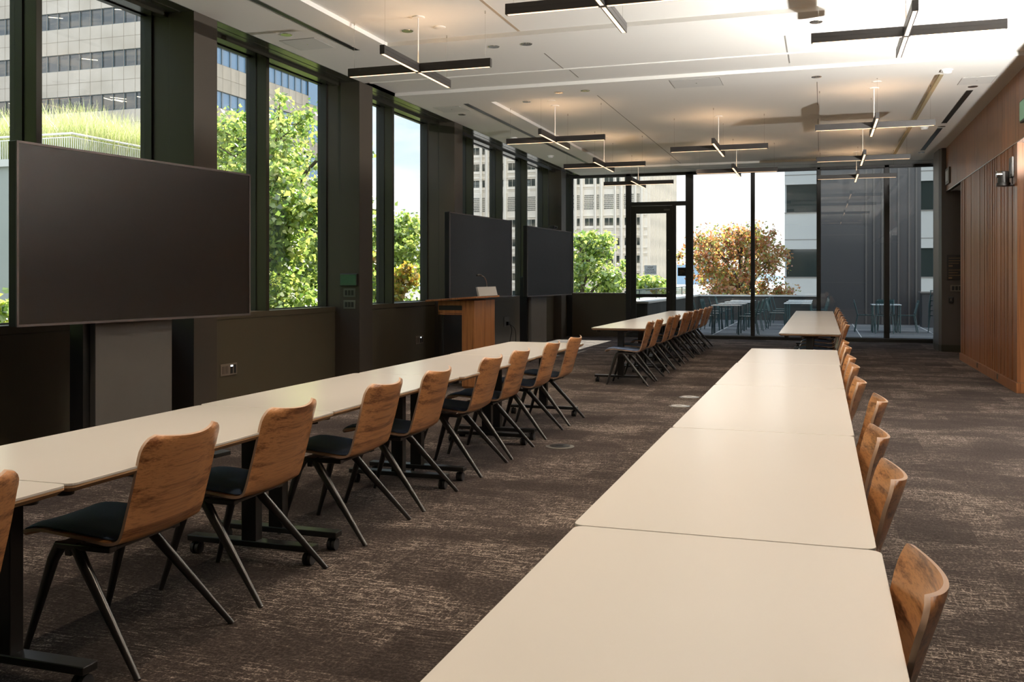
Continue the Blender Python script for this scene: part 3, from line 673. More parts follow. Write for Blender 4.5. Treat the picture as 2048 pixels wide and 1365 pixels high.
tag(c_.obj('power_cable', SOCK, smooth=True), 'black cable hanging from the outlet half hidden by the lectern', 'cable')
t = thing('touch_panel', 'small dark green glowing touch panel on the side of the window column', 'touch panel', (-5.735, 10.83, 1.39))
MB().box(-0.125, 0.125, -0.03, 0, -0.08, 0.08).obj('housing', BLACKM, t, bevel=0.006)
MB().box(-0.11, 0.11, -0.033, -0.028, -0.066, 0.066).obj('touch_screen', mat('glossy_touch_screen', (0.01, 0.03, 0.02), 0.25, spec=0.5, emit=(0.02, 0.10, 0.05), estr=0.12), t)
for zc, w in ((1.225, 'upper'), (1.075, 'lower')):
    t = thing('light_switch_plate', '%s triple switch plate below the touch panel on the window column' % w, 'switch', (-5.73, 10.83, zc), group='switch plates on the window column')
    MB().box(-0.085, 0.085, -0.008, 0, -0.055, 0.055).obj('cover_plate', mat('plate_%s' % w, (0.12, 0.13, 0.10), 0.45), t, bevel=0.002)
    for k_ in range(3): MB().box(-0.062 + 0.045 * k_, -0.03 + 0.045 * k_, -0.012, -0.006, -0.032, 0.032).obj('switch_rocker', SOCK, t)

# ------------------------------------------------------------------ lectern
t = thing('lectern', 'walnut lectern with an overhanging desk top standing by the window wall', 'lectern', (-4.38, 11.31, 0))
MB().box(0, 0.168, 0, 0.405, 0.02, 1.125).box(0, 0.168, 0.413, 0.80, 0.02, 1.125).box(0.01, 0.16, 0.40, 0.42, 0.02, 1.12).box(0.01, 0.158, 0.01, 0.79, 0, 0.02).obj('body', WALNUT_L, t, bevel=0.003)
MB().box(-0.33, 0.0, 0.0, 0.03, 0.96, 1.12).box(-0.33, 0.0, 0.77, 0.80, 0.96, 1.12).box(-0.33, -0.30, 0.0, 0.8, 0.94, 0.98).box(-0.33, 0, 0, 0.8, 0.94, 0.955).obj('desk_box', WALNUT_L, t, bevel=0.002)
MB().box(-0.32, 0, -0.003, 0.01, 1.0, 1.06).obj('drawer_slot', SOCK, t)
M = Matrix.Translation((-0.1, 0.4, 1.145)) @ Matrix.Rotation(math.radians(-4), 4, 'Y')
MB().box(-0.38, 0.32, -0.47, 0.45, -0.012, 0.012, M=M).obj('desk_top', WALNUT_L, t, bevel=0.003)
MB().box(-0.30, -0.27, 0.05, 0.75, 0.02, 0.94).obj('back_panel', BLACKM, t)
for xx, yy in ((0.05, 0.1), (0.05, 0.7), (-0.25, 0.1), (-0.25, 0.7)): MB().cyl((xx - 0.0, yy, 0.001), 0.03, 0.02).obj('glide', RUB, t)
t = thing('gooseneck_microphone', 'black gooseneck microphone rising from the lectern top', 'microphone', (-4.27, 11.95, 1.165))
MB().cyl((0, 0, 0), 0.022, 0.03).obj('mount', BLACKM, t, smooth=True)
MB().tube(smooth_path([(0, 0, 0.02), (0, 0, 0.17), (-0.01, -0.05, 0.25), (-0.03, -0.14, 0.285)], 6), 0.005, 8).obj('gooseneck', CHROME, t, smooth=True)
MB().tube([(-0.03, -0.13, 0.284), (-0.035, -0.2, 0.288), (-0.04, -0.27, 0.284)], [0.012, 0.014, 0.012], 10).obj('microphone_head', BLACKM, t, smooth=True)
t = thing('lectern_monitor', 'small light grey tilted monitor back on the lectern top', 'monitor', (-4.17, 11.72, 1.175))
M = Matrix.Rotation(math.radians(-14), 4, 'Y')
MB().box(-0.012, 0.012, -0.36, 0.36, 0, 0.125, M=M).obj('monitor_back', GREYL, t, bevel=0.004); MB().box(-0.09, -0.02, -0.1, 0.1, -0.004, 0.02).obj('monitor_foot', BLACKM, t)

# floor discs
for k_, (x, y, lb) in enumerate([(-1.49, 11.29, 'round silver floor box farthest up the aisle between the table rows'), (-1.49, 10.46, 'round silver floor box in the aisle, just nearer than the farthest one'), (-2.08, 7.64, 'round dark floor box lid in the carpet beside the left row of chairs')]):
    t = thing('floor_box', lb, 'floor outlet', (x, y, 0.0), group='round floor boxes in the carpet')
    MB().tube([(0, 0, 0.0), (0, 0, 0.004), (0, 0, 0.007)], [0.12, 0.12, 0.105], 36).obj('rim', CHROME if k_ < 2 else GREYP, t, smooth=True)
    MB().cyl((0, 0, 0.006), 0.085, 0.003, n=32).obj('lid', GREYL if k_ < 2 else LEGM, t, smooth=True)
    MB().box(-0.03, 0.03, -0.008, 0.008, 0.008, 0.011).obj('latch', LEGM, t)

# ------------------------------------------------------------------ ceiling fittings
def slot(x0, x1, y0, y1, label):
    t = thing('slot_diffuser', label, 'air vent', ((x0 + x1) / 2, (y0 + y1) / 2, CZ), group='black slot air diffusers in the ceiling')
    hx, hy = (x1 - x0) / 2, (y1 - y0) / 2
    MB().box(-hx, hx, -hy, hy, -0.003, 0.001).obj('slot', SOCK, t)
    MB().box(-hx - 0.006, -hx, -hy, hy, -0.005, 0.0).box(hx, hx + 0.006, -hy, hy, -0.005, 0.0).obj('slot_frame', GREYP, t)
slot(-4.885, -4.825, 4.6, 9.34, 'long black slot air diffuser in the ceiling near the top left')
slot(-4.885, -4.825, 12.70, 20.3, 'very long black slot air diffuser along the far left ceiling')
slot(1.845, 1.915, 13.88, 16.68, 'black slot air diffuser at the right of the ceiling, nearer of the two there')
slot(1.845, 1.915, 17.22, 20.08, 'black slot air diffuser at the right of the ceiling, farther of the two there')
def panel(x0, x1, y0, y1, z, label):
    t = thing('access_panel', label, 'access panel', ((x0 + x1) / 2, (y0 + y1) / 2, z), group='flush access panels in the ceiling')
    hx, hy = (x1 - x0) / 2, (y1 - y0) / 2
    MB().box(-hx, hx, -hy, hy, -0.002, 0.001).obj('joint_frame', JOINT, t)
    MB().box(-hx + 0.007, hx - 0.007, -hy + 0.007, hy - 0.007, -0.004, 0.0).obj('panel_leaf', mat('panel_leaf_%d' % int(abs(x0 * 100) + y0), (0.62, 0.62, 0.60), 0.7), t)
    MB().cyl((0, 0, -0.006), 0.008, 0.003, n=12).obj('lock', CHROME, t)
panel(-5.44, -5.02, 8.71, 9.16, CZ, 'square ceiling access panel above the left windows, nearer one')
panel(-5.42, -5.01, 12.82, 13.27, CZ, 'square ceiling access panel above the left windows, farther one')
panel(-1.84, -1.21, 11.99, 12.52, CZ, 'wide ceiling access panel in the middle band of the ceiling')
panel(1.67, 2.07, 12.97, 13.45, CZ, 'square ceiling access panel near the wooden fascia')
dl = [(-5.235, 8.52, CZ, 'beside the nearer left access panel'), (-4.06, 8.93, RZ, 'next to the near left cross light'), (-3.37, 9.66, CZ, 'left one of the pair past the near coffer'), (-3.0, 9.66, CZ, 'right one of the pair past the near coffer'),
      (-5.23, 13.51, CZ, 'beside the farther left access panel'), (-4.05, 13.05, RZ, 'in the left corner of the far coffer'), (-3.37, 12.32, CZ, 'left one of the pair before the far coffer'), (-3.0, 12.31, CZ, 'right one of the pair before the far coffer'),
      (-0.05, 9.71, CZ, 'under the shadow of the near right cross light'), (-0.06, 12.36, CZ, 'alone in the middle band at right'), (1.88, 13.62, CZ, 'just before the right slot diffuser'), (1.885, 17.04, CZ, 'between the two right slot diffusers'), (1.89, 20.41, CZ, 'beyond the far right slot diffuser')]
dl0 = None
for x, y, z, lb in dl:
    label = 'small round chrome downlight in the ceiling, ' + lb
    if dl0 is None:
        t = thing('downlight', label, 'ceiling light', (x, y, z), group='round recessed downlights')
        n_ = 28; rg = MB().tube([(0, 0, -0.001), (0, 0, -0.006), (0, 0, -0.004), (0, 0, 0.0)], [0.062, 0.058, 0.048, 0.040], n_, caps=False); rg.obj('trim_ring', CHROME, t, smooth=True)
        MB().cyl((0, 0, -0.003), 0.047, 0.002, n=24).obj('reflector', SOCK, t); MB().cyl((0, 0, -0.0045), 0.020, 0.002, n=16).obj('lamp', DLED, t); dl0 = t
    else: t = dup(dl0, (x, y, z), label=label)
for k_, (x, y, lb) in enumerate([(-3.69, 8.9, 'near left cross light'), (-3.69, 13.08, 'second left cross light'), (0.68, 13.13, 'right cross light in the far coffer')]):
    tag(MB().tube([(0, 0, 0.0), (0, 0, -0.006), (0, 0, -0.010)], [0.062, 0.060, 0.045], 28).obj('ceiling_cover_disc', WHITE, smooth=True), 'flat white round cover on the ceiling beside the %s' % lb, 'ceiling cover', 'flat round ceiling covers').location = (x, y, RZ)
for x, y, z, lb in [(1.433, 12.42, CZ, 'by the access panel near the fascia'), (-5.22, 16.02, CZ, 'above the left windows, nearer one'), (-5.27, 18.62, CZ, 'above the left windows, farther one'), (1.62, 17.0, CZ, 'beyond the right cross light')]:
    t = thing('smoke_detector', 'white round smoke detector on the ceiling ' + lb, 'smoke detector', (x, y, z), group='smoke detectors on the ceiling')
    MB().tube([(0, 0, 0), (0, 0, -0.018)], [0.07, 0.07], 28).obj('base', GWHITE, t, smooth=True)
    MB().tube([(0, 0, -0.018), (0, 0, -0.04), (0, 0, -0.05)], [0.055, 0.05, 0.03], 28).obj('sensor_head', GWHITE, t, smooth=True)

# cross pendants
LB = 3.425
def make_cross(label):
    t = thing('cross_pendant_light', label, 'pendant light', group='cross shaped pendant lights')
    h_ = 0.082; w_ = 0.024; L_ = 0.755; L2 = 0.80
    MB().box(-L_, -w_, -w_, w_, 0, h_).box(w_, L_, -w_, w_, 0, h_).box(-w_, w_, -L2, L2, 0, h_).obj('housing', FIXM, t, bevel=0.002)
    MB().box(-L_, L_, -w_ - 0.001, w_ + 0.001, h_ * 0.52, h_ * 0.55).box(-w_ - 0.001, w_ + 0.001, -L2, L2, h_ * 0.52, h_ * 0.55).obj('housing_groove', SOCK, t)
    g = 0.0
    for nm, bx in (('light_lens', (-L_ + 0.015, -w_ - 0.01, -0.014, 0.014)), ('light_lens', (w_ + 0.01, L_ - 0.015, -0.014, 0.014)), ('light_lens', (-0.014, 0.014, -L2 + 0.015, -w_ - 0.005)), ('light_lens', (-0.014, 0.014, w_ + 0.005, L2 - 0.015))):
        MB().box(*bx, -0.0008, 0.001).obj(nm, LEDW, t)
        MB().box(*bx, h_ - 0.001, h_ + 0.0008).obj('uplight_lens', LEDUP, t)
    MB().tube([(0, 0, h_), (0, 0, RZ - LB)], 0.006, 8).obj('power_cord', GWHITE, t)
    MB().tube([(0, 0, RZ - LB), (0, 0, RZ - LB - 0.012)], [0.065, 0.06], 24).obj('ceiling_canopy', WHITE, t, smooth=True)
    for x, y in ((-L_ + 0.06, 0), (L_ - 0.06, 0), (0, -L2 + 0.06), (0, L2 - 0.06)):
        w = MB().tube([(x, y, h_), (x, y, RZ - LB)], 0.0012, 5); w.cyl((x, y, RZ - LB - 0.025), 0.007, 0.025, n=10); w.obj('suspension_wire', CHROME, t)
    return t
cr_pos = [(-3.745, 4.9, 'cut off by the top edge of the photo at left'), (-3.745, 8.49, 'nearest whole one on the left'), (-3.745, 13.48, 'second whole one of the left row'), (-3.745, 16.8, 'third whole one of the left row'), (-3.745, 20.16, 'farthest of the left row, in front of the glass door'),
          (-1.54, 6.86, 'middle one cut off by the top photo edge'), (-1.54, 15.15, 'nearer one of the middle row in the far coffer'), (-1.54, 18.45, 'farthest of the middle row, against the sky'),
          (0.67, 8.5, 'nearest one on the right under the brightest ceiling'), (0.67, 13.56, 'second one of the right row'), (0.67, 17.2, 'third one of the right row'), (0.67, 20.25, 'farthest one of the right row, against the dark wall outside')]
cr0 = None
for x, y, lb in cr_pos:
    label = 'black cross shaped pendant light, ' + lb
    if cr0 is None: cr0 = make_cross(label); cr0.location = (x, y, LB)
    else: dup(cr0, (x, y, LB), label=label)

# ------------------------------------------------------------------ outside: terrace
st(MB().box(-4.3, 14, 22.64, 33.4, -0.1, -0.005).obj('ground_terrace', PAVE))
m_ = MB()
for yy in (25.0, 27.5, 30.0): m_.box(-4.2, 6, yy, yy + 0.015, -0.006, -0.002)
for xx in (-2.6, -0.9, 0.9, 2.7): m_.box(xx, xx + 0.02, 22.8, 33, -0.006, -0.001)
st(m_.obj('ground_terrace_joints', COPING))
def parap(name, x0, x1, y0, y1, label):
    t = thing(name, label, 'parapet', ((x0 + x1) / 2, (y0 + y1) / 2, -0.005)); hx, hy = (x1 - x0) / 2, (y1 - y0) / 2
    MB().box(-hx, hx, -hy, hy, 0, 0.80).obj('wall_body', PARAM, t); MB().box(-hx - 0.03, hx + 0.03, -hy - 0.03, hy + 0.03, 0.80, 0.85).obj('coping', COPING, t, bevel=0.004); return t
parap('terrace_parapet', -4.15, 6.5, 32.95, 33.3, 'low dark parapet along the far edge of the terrace')
parap('terrace_side_parapet', -4.95, -4.02, 22.85, 32.9, 'low stone planter wall along the left side of the terrace')
t = thing('glass_guardrail', 'clear glass guardrail with a thin top rail on the left terrace wall', 'guardrail', (-4.45, 22.9, 0.85))
MB().box(-0.006, 0.006, 0.1, 9.9, 0.02, 0.26).obj('glass_panel', GLASSB, t); MB().box(-0.015, 0.015, 0.1, 9.9, 0.25, 0.28).obj('top_rail', TEAL, t)
for yy in (1.2, 3.8, 6.4, 9.0): MB().box(-0.012, 0.012, yy, yy + 0.03, 0, 0.27).obj('rail_post', TEAL, t)
# dark neighbouring block: cladding wall on the terrace
t = thing('dark_clad_building', 'dark clad building wing standing on the right side of the terrace', 'building', (0, 31, 0))
MB().box(-0.02, 2.86, 0, 1.4, 0, 14).obj('wall_body', DWALL, t)
m_ = MB()
for zz in (0.42, 1.28, 2.75): m_.box(-0.02, 1.3, -0.006, 0, zz, zz + 0.012)
for xx in (1.28, 1.5, 1.74, 1.95, 2.2, 2.5, 2.7): m_.box(xx, xx + 0.05, -0.05, 0, 0, 14)
m_.obj('cladding_ribs', mat('grey_brown_ribs', (0.09, 0.085, 0.08), 0.4, metal=0.3), t)
MB().box(-3.98, 14, 9, 11, 6.0, 42).box(6.6, 14, 9, 11, -8, 6.0).obj('unseen_sun_block', DWALL, t)  # added out-of-view mass keeping sun off the terrace and far windows
t = thing('bar_counter', 'dark counter block under the cream building at the right end of the terrace', 'counter', (3.0, 29.5, 0))
MB().box(-0.25, 1.5, 0, 0.7, 0, 0.98).obj('counter_body', DWALL, t); MB().box(-0.3, 1.55, -0.05, 0.75, 0.98, 1.02).obj('counter_top', GREYP, t)

# terrace furniture
def make_tchair(label, group):
    t = thing('terrace_chair', label, 'chair', group=group)
    for sx in (-1, 1):
        MB().tube([(sx * 0.2, 0.2, 0.45), (sx * 0.22, 0.25, 0)], 0.012, 8).obj('leg', TEAL, t); MB().tube([(sx * 0.2, -0.19, 0.45), (sx * 0.22, -0.27, 0)], 0.012, 8).obj('leg', TEAL, t)
    bk = MB()
    for sx in (-1, 1): bk.tube([(sx * 0.2, -0.19, 0.44), (sx * 0.2, -0.29, 0.84)], 0.012, 8)
    bk.box(-0.2, 0.2, -0.292, -0.277, 0.77, 0.845)
    for k_ in range(9): bk.tube([(-0.17 + 0.0425 * k_, -0.205, 0.5), (-0.17 + 0.0425 * k_, -0.28, 0.78)], 0.006, 5)
    bk.obj('backrest', TEAL, t)
    s_ = MB()
    for k_ in range(8): s_.box(-0.21, 0.21, -0.2 + 0.052 * k_, -0.16 + 0.052 * k_, 0.445, 0.458)
    s_.box(-0.215, -0.195, -0.2, 0.22, 0.435, 0.455).box(0.195, 0.215, -0.2, 0.22, 0.435, 0.455); s_.obj('seat', TEAL, t); return t
def make_ttable(label, group):
    t = thing('terrace_table', label, 'table', group=group)
    MB().box(-0.36, 0.36, -0.36, 0.36, 0.715, 0.735).obj('table_top', TEALT, t, bevel=0.004)
    for sx in (-1, 1):
        for sy in (-1, 1): MB().tube([(sx * 0.33, sy * 0.33, 0.716), (sx * 0.33, sy * 0.33, 0)], 0.016, 8).obj('leg', TEAL, t)
    return t
tc0 = None; tt0 = None
def tch(x, y, rz, label):
    global tc0
    if tc0 is None: tc0 = make_tchair(label, 'metal chairs on the terrace'); tc0.location = (x, y, -0.005); tc0.rotation_euler = (0, 0, rz)
    else: dup(tc0, (x, y, -0.005), rz, label, 'metal chairs on the terrace')
def ttb(x, y, label):
    global tt0
    if tt0 is None: tt0 = make_ttable(label, 'metal tables on the terrace'); tt0.location = (x, y, -0.005)
    else: dup(tt0, (x, y, -0.005), 0, label, 'metal tables on the terrace')
tabs = []
for k_, yy in enumerate((24.6, 26.4, 28.2, 30.0)):
    tabs.append((-2.30, yy, 'left rank, ' + place(k_, 4)))
for k_, yy in enumerate((27.2, 29.0, 30.9)):
    tabs.append((-0.62, yy, 'middle rank, ' + place(k_, 3)))
tabs.append((1.6, 26.6, 'lone one before the dark wall'))
for x, y, lb in tabs: ttb(x, y, 'pale square metal terrace table, ' + lb)
for x, y, lb in tabs:
    if x < 1:
        tch(x + 0.52, y - 0.02, PI / 2 + random.uniform(-0.15, 0.15), 'teal terrace chair right of its table, ' + lb)
        tch(x - 0.56, y + 0.03, -PI / 2 + random.uniform(-0.15, 0.15), 'teal terrace chair left of its table, ' + lb)
    else:
        tch(x + 0.5, y, PI / 2, 'teal metal terrace chair right of the lone table before the dark wall')
        tch(x - 0.5, y, -PI / 2, 'teal metal terrace chair left of the lone table before the dark wall')
        tch(x - 0.1, y - 0.5, 0.1, 'teal metal terrace chair on the near side of the lone table')
        tch(x + 0.05, y + 0.5, PI, 'teal metal terrace chair on the far side of the lone table')
# stack of chairs by the pier
for k_ in range(6):
    dup(tc0, (2.95, 26.6 - 0.03 * k_, -0.005 + 0.13 * k_), 2.0, 'teal metal chair in the terrace stack behind the pier, ' + (ORD[k_] + ' from the ground' if k_ < 5 else 'topmost'), 'stacked metal chairs on the terrace')

# ------------------------------------------------------------------ outside: trees
def leaves(centers, radii, n, size, mats, seed, name, parent, shell=0.35, droop=0.0):
    r = np.random.default_rng(seed); cs = np.array(centers, float); rd = np.array(radii, float)
    pr = rd ** 2.2; pr /= pr.sum(); idx = r.choice(len(cs), n, p=pr)
    d = r.normal(size=(n, 3)); d /= np.linalg.norm(d, axis=1)[:, None]
    rr = np.minimum(np.abs(r.normal(0.0, 0.62, n)) + 0.1 * r.random(n), 1.12) * rd[idx]
    c = cs[idx] + d * rr[:, None] * np.array([1, 1, 0.85])
    nr = d * 0.6 + r.normal(size=(n, 3)) * 0.8; nr[:, 2] += 0.4; nr /= np.linalg.norm(nr, axis=1)[:, None]
    a = r.normal(size=(n, 3)); a -= (a * nr).sum(1)[:, None] * nr; a /= np.linalg.norm(a, axis=1)[:, None]; b_ = np.cross(nr, a)
    s = size * (0.6 + 0.8 * r.random(n))[:, None]
    # five pointed leaf: 6 verts fan
    pts = [(0, -0.5), (0.5, -0.15), (0.28, 0.12), (0.0, 0.6), (-0.28, 0.12), (-0.5, -0.15)]
    V = np.stack([c + a * (px * s) + b_ * (py * s) + nr * (abs(px) * 0.25 * s) for px, py in pts], 1).reshape(-1, 3)
    me = bpy.data.meshes.new(name); me.vertices.add(n * 6); me.vertices.foreach_set('co', V.ravel())
    me.loops.add(n * 6); me.loops.foreach_set('vertex_index', np.arange(n * 6)); me.polygons.add(n)
    me.polygons.foreach_set('loop_start', np.arange(0, n * 6, 6)); me.polygons.foreach_set('loop_total', np.full(n, 6))
    for m_ in mats: me.materials.append(m_)
    me.polygons.foreach_set('material_index', (r.random(n) * len(mats)).astype(np.int32) if len(mats) > 1 else np.zeros(n, np.int32))
    me.update(); me.validate()
    o = bpy.data.objects.new(name, me); COL.objects.link(o); o.parent = parent; return o
def tree(name, x, y, z0, ztop, rad, nleaf, size, lm, seed, label, zlow=None, nb=14, extra=None):
    t = thing(name, label, 'tree', (x, y, z0)); r = random.Random(seed); hgt = ztop - z0; zl = (zlow if zlow is not None else z0 + hgt * 0.35) - z0
    tr = MB(); tr.tube(smooth_path([(0, 0, 0), (0.1, 0.05, hgt * 0.3), (-0.05, 0.1, hgt * 0.6), (0.05, 0, hgt * 0.93)], 5), [0.2 * (1 - i / 17) + 0.02 for i in range(16)], 8)
    cs, rs = [], []
    for k_ in range(nb):
        f = (k_ + 0.5) / nb; zz = zl + (hgt - zl) * f; prof_ = math.sin(PI * min(1, 0.18 + 0.80 * (1 - f))) ** 0.7
        an = r.uniform(0, 2 * PI); q = rad * prof_ * r.uniform(0.35, 0.8)
        p = (q * math.cos(an), q * math.sin(an), zz); rr = rad * (0.17 + 0.20 * prof_) * r.uniform(0.75, 1.25)
        if zz + rr * 0.85 > hgt: p = (p[0], p[1], hgt - rr * 0.85)
        cs.append(p); rs.append(rr)
        tr.tube(smooth_path([(0, 0, max(0.3, zz - rad * 0.7)), (p[0] * 0.5, p[1] * 0.5, zz - rad * 0.25), p], 4), [0.06 - 0.0045 * i for i in range(9)], 6)
        # small outlying sprigs
        for _ in range(3):
            a2 = r.uniform(0, 2 * PI); q2 = rr * 1.05; sp = (p[0] + q2 * math.cos(a2), p[1] + q2 * math.sin(a2), p[2] + r.uniform(-0.4, 0.7) * rr)
            if sp[2] < hgt: cs.append(sp); rs.append(rr * 0.42); tr.tube([p, sp], [0.02, 0.006], 5)
    tr.obj('trunk', BARK, t, smooth=True)
    leaves(cs, rs, nleaf, size, lm, seed, 'foliage', t, shell=0.25)
    return t
tree('green_maple_tree', -10.7, 17.0, -6, 4.9, 2.3, 38000, 0.09, [LEAFG], 11, 'bright green maple outside the left windows, in front of the tan tower', zlow=-1.5, nb=40)
tree('green_maple_tree', -9.4, 14.0, -6, 3.4, 1.5, 13000, 0.10, [LEAFG], 12, 'lower green maple outside the left windows beside the big one', zlow=-1.5, nb=12)
tree('green_maple_tree', -8.9, 8.2, -6, 1.3, 1.3, 7000, 0.10, [LEAFG], 13, 'low green shrubby tree outside the leftmost window', zlow=-2, nb=9)
tree('green_maple_tree', -10.6, 22.6, -6, 3.15, 1.7, 17000, 0.105, [LEAFG], 14, 'green maple seen through the second window bay', zlow=-2.0, nb=30)
tree('yellowing_tree', -9.9, 20.2, -6, 2.0, 0.9, 6500, 0.10, [LEAFY], 15, 'yellow orange small tree seen low in the second window bay', zlow=-1.5, nb=9)
tree('green_maple_tree', -7.7, 31.0, -6, 3.0, 1.35, 12000, 0.12, [LEAFG], 16, 'yellow green tree outside the far left corner window', zlow=-2.0, nb=30)
tree('green_maple_tree', -6.4, 34.0, -6, 1.55, 1.3, 8000, 0.12, [LEAFG], 18, 'low leafy tree beyond the terrace wall left of the door', zlow=-1.5, nb=9)
tree('autumn_tree', -3.55, 45.0, -6, 3.95, 2.6, 24000, 0.12, [LEAFO], 17, 'orange autumn tree beyond the terrace parapet', zlow=-2.6, nb=46)
for k_, (yy, xx) in enumerate(((-9.5, -11.5), (-3.5, -10.8), (2.2, -11.0))):  # added trees out of view, holding sky light off the window columns
    tree('green_maple_tree', xx, yy, -6, 5.2, 2.9, 7000, 0.2, [LEAFG], 30 + k_, 'added unseen green maple screening the windows behind the camera, %s toward the street corner' % ('farthest', 'middle one', 'nearest')[k_], zlow=-1.5, nb=18)
# roadside band of dark trees behind the room, reflected in far glass
# ------------------------------------------------------------------ outside: buildings
# left office tower, corner at (-51.4, 70.5)
t = thing('tan_office_tower', 'tan office tower with dark ribbon windows outside the left windows', 'building', (-51.4, 70.5, -8))
X0, X1, Y1 = -60, 0, 27
wz = [(15.5 + 3.93 * k_, 17.07 + 3.93 * k_) for k_ in range(-4, 9)]   # heights above -8+... converted below
body = MB(); body.box(X0, -0.25, 0.25, Y1, 0, 60)
ribs = MB(); lev = [20.66 + 8 + 3.93 * k_ for k_ in range(-5, 7)]
prev = 0
for zb in lev:
    zt = zb + 1.55
    body.box(X0, 0, 0, Y1, prev, zb); prev = zt
body.box(X0, 0, 0, Y1, prev, 60); body.obj('wall_body', TAN, t)
jn = MB()
for zb in lev:
    for zz in (zb - 1.2,): jn.box(X0, 0.012, -0.012, Y1, zz, zz + 0.03)
for k_ in range(48): jn.box(-1.25 * k_ - 0.015, -1.25 * k_ + 0.015, -0.012, 0, 0, 60)
for k_ in range(21): jn.box(0, 0.012, 1.25 * k_ - 0.015, 1.25 * k_ + 0.015, 0, 60)
jn.obj('panel_joints', mat('tan_joint', (0.30, 0.26, 0.21), 0.9), t)
OFFG = None
m, nt, b = new_mat('office_ribbon_glass'); N = nt.nodes.new; L = nt.links.new
tc = N('ShaderNodeTexCoord'); mp = N('ShaderNodeMapping'); mp.inputs['Scale'].default_value = (0.25, 0.25, 1.6); n = N('ShaderNodeTexNoise'); n.inputs['Scale'].default_value = 1.0; n.inputs['Detail'].default_value = 2
L(tc.outputs['Object'], mp.inputs[0]); L(mp.outputs[0], n.inputs['Vector']); cr = N('ShaderNodeValToRGB'); cr.color_ramp.elements[0].position = 0.42; cr.color_ramp.elements[1].position = 0.62
cr.color_ramp.elements[0].color = (0.012, 0.018, 0.022, 1); cr.color_ramp.elements[1].color = (0.09, 0.075, 0.055, 1); L(n.outputs['Fac'], cr.inputs[0]); L(cr.outputs[0], b.inputs['Base Color'])
b.inputs['Roughness'].default_value = 0.05; b.inputs['Specular IOR Level'].default_value = 1.0; OFFG = m
LITB = mat('office_ceiling_strip_light', (1, 0.9, 0.7), 0.5, emit=(1.0, 0.82, 0.55), estr=1.3)
for zb in lev:
    zt = zb + 1.55
    w = MB().box(X0, -0.2, 0.16, 0.3, zb, zt).obj('ribbon_window', OFFG, t)
    fr = MB()
    for k_ in range(48): fr.box(-1.25 * k_ - 0.035, -1.25 * k_ + 0.035, 0.1, 0.2, zb, zt)
    fr.box(X0, 0, 0.1, 0.2, zb, zb + 0.06); fr.box(X0, 0, 0.1, 0.2, zt - 0.06, zt); fr.obj('window_mullions', mat('m_%d' % int(zb), (0.10, 0.13, 0.14), 0.4), w)
    MB().box(-0.3, -0.16, 0.2, Y1, zb - (0 if zb < 0 else 0), zt).obj('ribbon_window', BGLASS, t)
    fr = MB()
    for k_ in range(21): fr.box(-0.2, -0.1, 1.25 * k_ - 0.035, 1.25 * k_ + 0.035, zb, zt)
    fr.box(-0.2, -0.1, 0, Y1, zb, zb + 0.06); fr.box(-0.2, -0.1, 0, Y1, zt - 0.06, zt); fr.obj('window_mullions', MATS['m_%d' % int(zb)], t)
    MB().box(-0.02, 0.014, 17.5, 27, zb - 0.8, zb + 1.55).obj('tall_window', BGLASS, t)
    li = MB(); rr_ = random.Random(int(zb * 7))
    for _ in range(9):
        xx = -rr_.uniform(1, 30); ln = rr_.uniform(1.0, 2.2); zz = zb + rr_.uniform(0.75, 1.35)
        li.add([(xx, 0.15, zz), (xx + ln, 0.15, zz - 0.28), (xx + ln, 0.15, zz - 0.22), (xx, 0.15, zz + 0.06)], [(0, 1, 2, 3)])
    li.obj('strip_lights', LITB, t)
# cream precast tower
t = thing('cream_office_tower', 'cream precast tower with deep vertical ribs seen behind the glass door', 'building', (-33.5, 190, -8))
body = MB(); Wd = 46.0; sc_ = 0.1011
zrow = lambda v: 1.41 + (557 - v) * sc_ + 8
rows_ = [(449.5, 434), (490, 475.5), (526, 511.5), (561, 547), (598, 583), (364.5, 350), (330, 315.5), (295, 280)]
per = 4.17
body.box(-Wd, 0, 0.5, 40, 0, 46); 
for k_ in range(12):
    x0 = -0.9 - per * k_
    # pilasters around wide and narrow windows
    for a, b_, dd in ((0.0, 0.42, 0.0), (0.55, 0.75, 0.15), (-per + 2.62, -per + 2.8, 0.15), (-per + 2.95, -per + 3.3, 0.0)):
        pass
    body.box(x0 - 0.38, x0, 0.0, 0.5, 0, 46); body.box(x0 - 0.62, x0 - 0.48, 0.15, 0.5, 0, 46)
    body.box(x0 - 1.62, x0 - 1.30, 0.0, 0.5, 0, 46); body.box(x0 - 1.86, x0 - 1.72, 0.15, 0.5, 0, 46)
    body.box(x0 + 0.0, x0 + 0.1, 0.15, 0.5, 0, 46)
for vb, vt in rows_:
    z0_, z1_ = zrow(vb), zrow(vt)
    for zz in (z0_ - 0.5, z1_ + 0.5): body.box(-Wd, 0, 0.3, 0.55, zz - 0.10, zz + 0.10); body.box(-Wd, 0, 0.38, 0.55, zz - 0.45, zz - 0.38)
for k_ in range(22):   # ribs of the right face
    yy = 0.9 + 1.75 * k_
    body.box(0, 0.45, yy, yy + 0.55, 0, 46)
body.obj('wall_body', CREAM, t)
wm = None
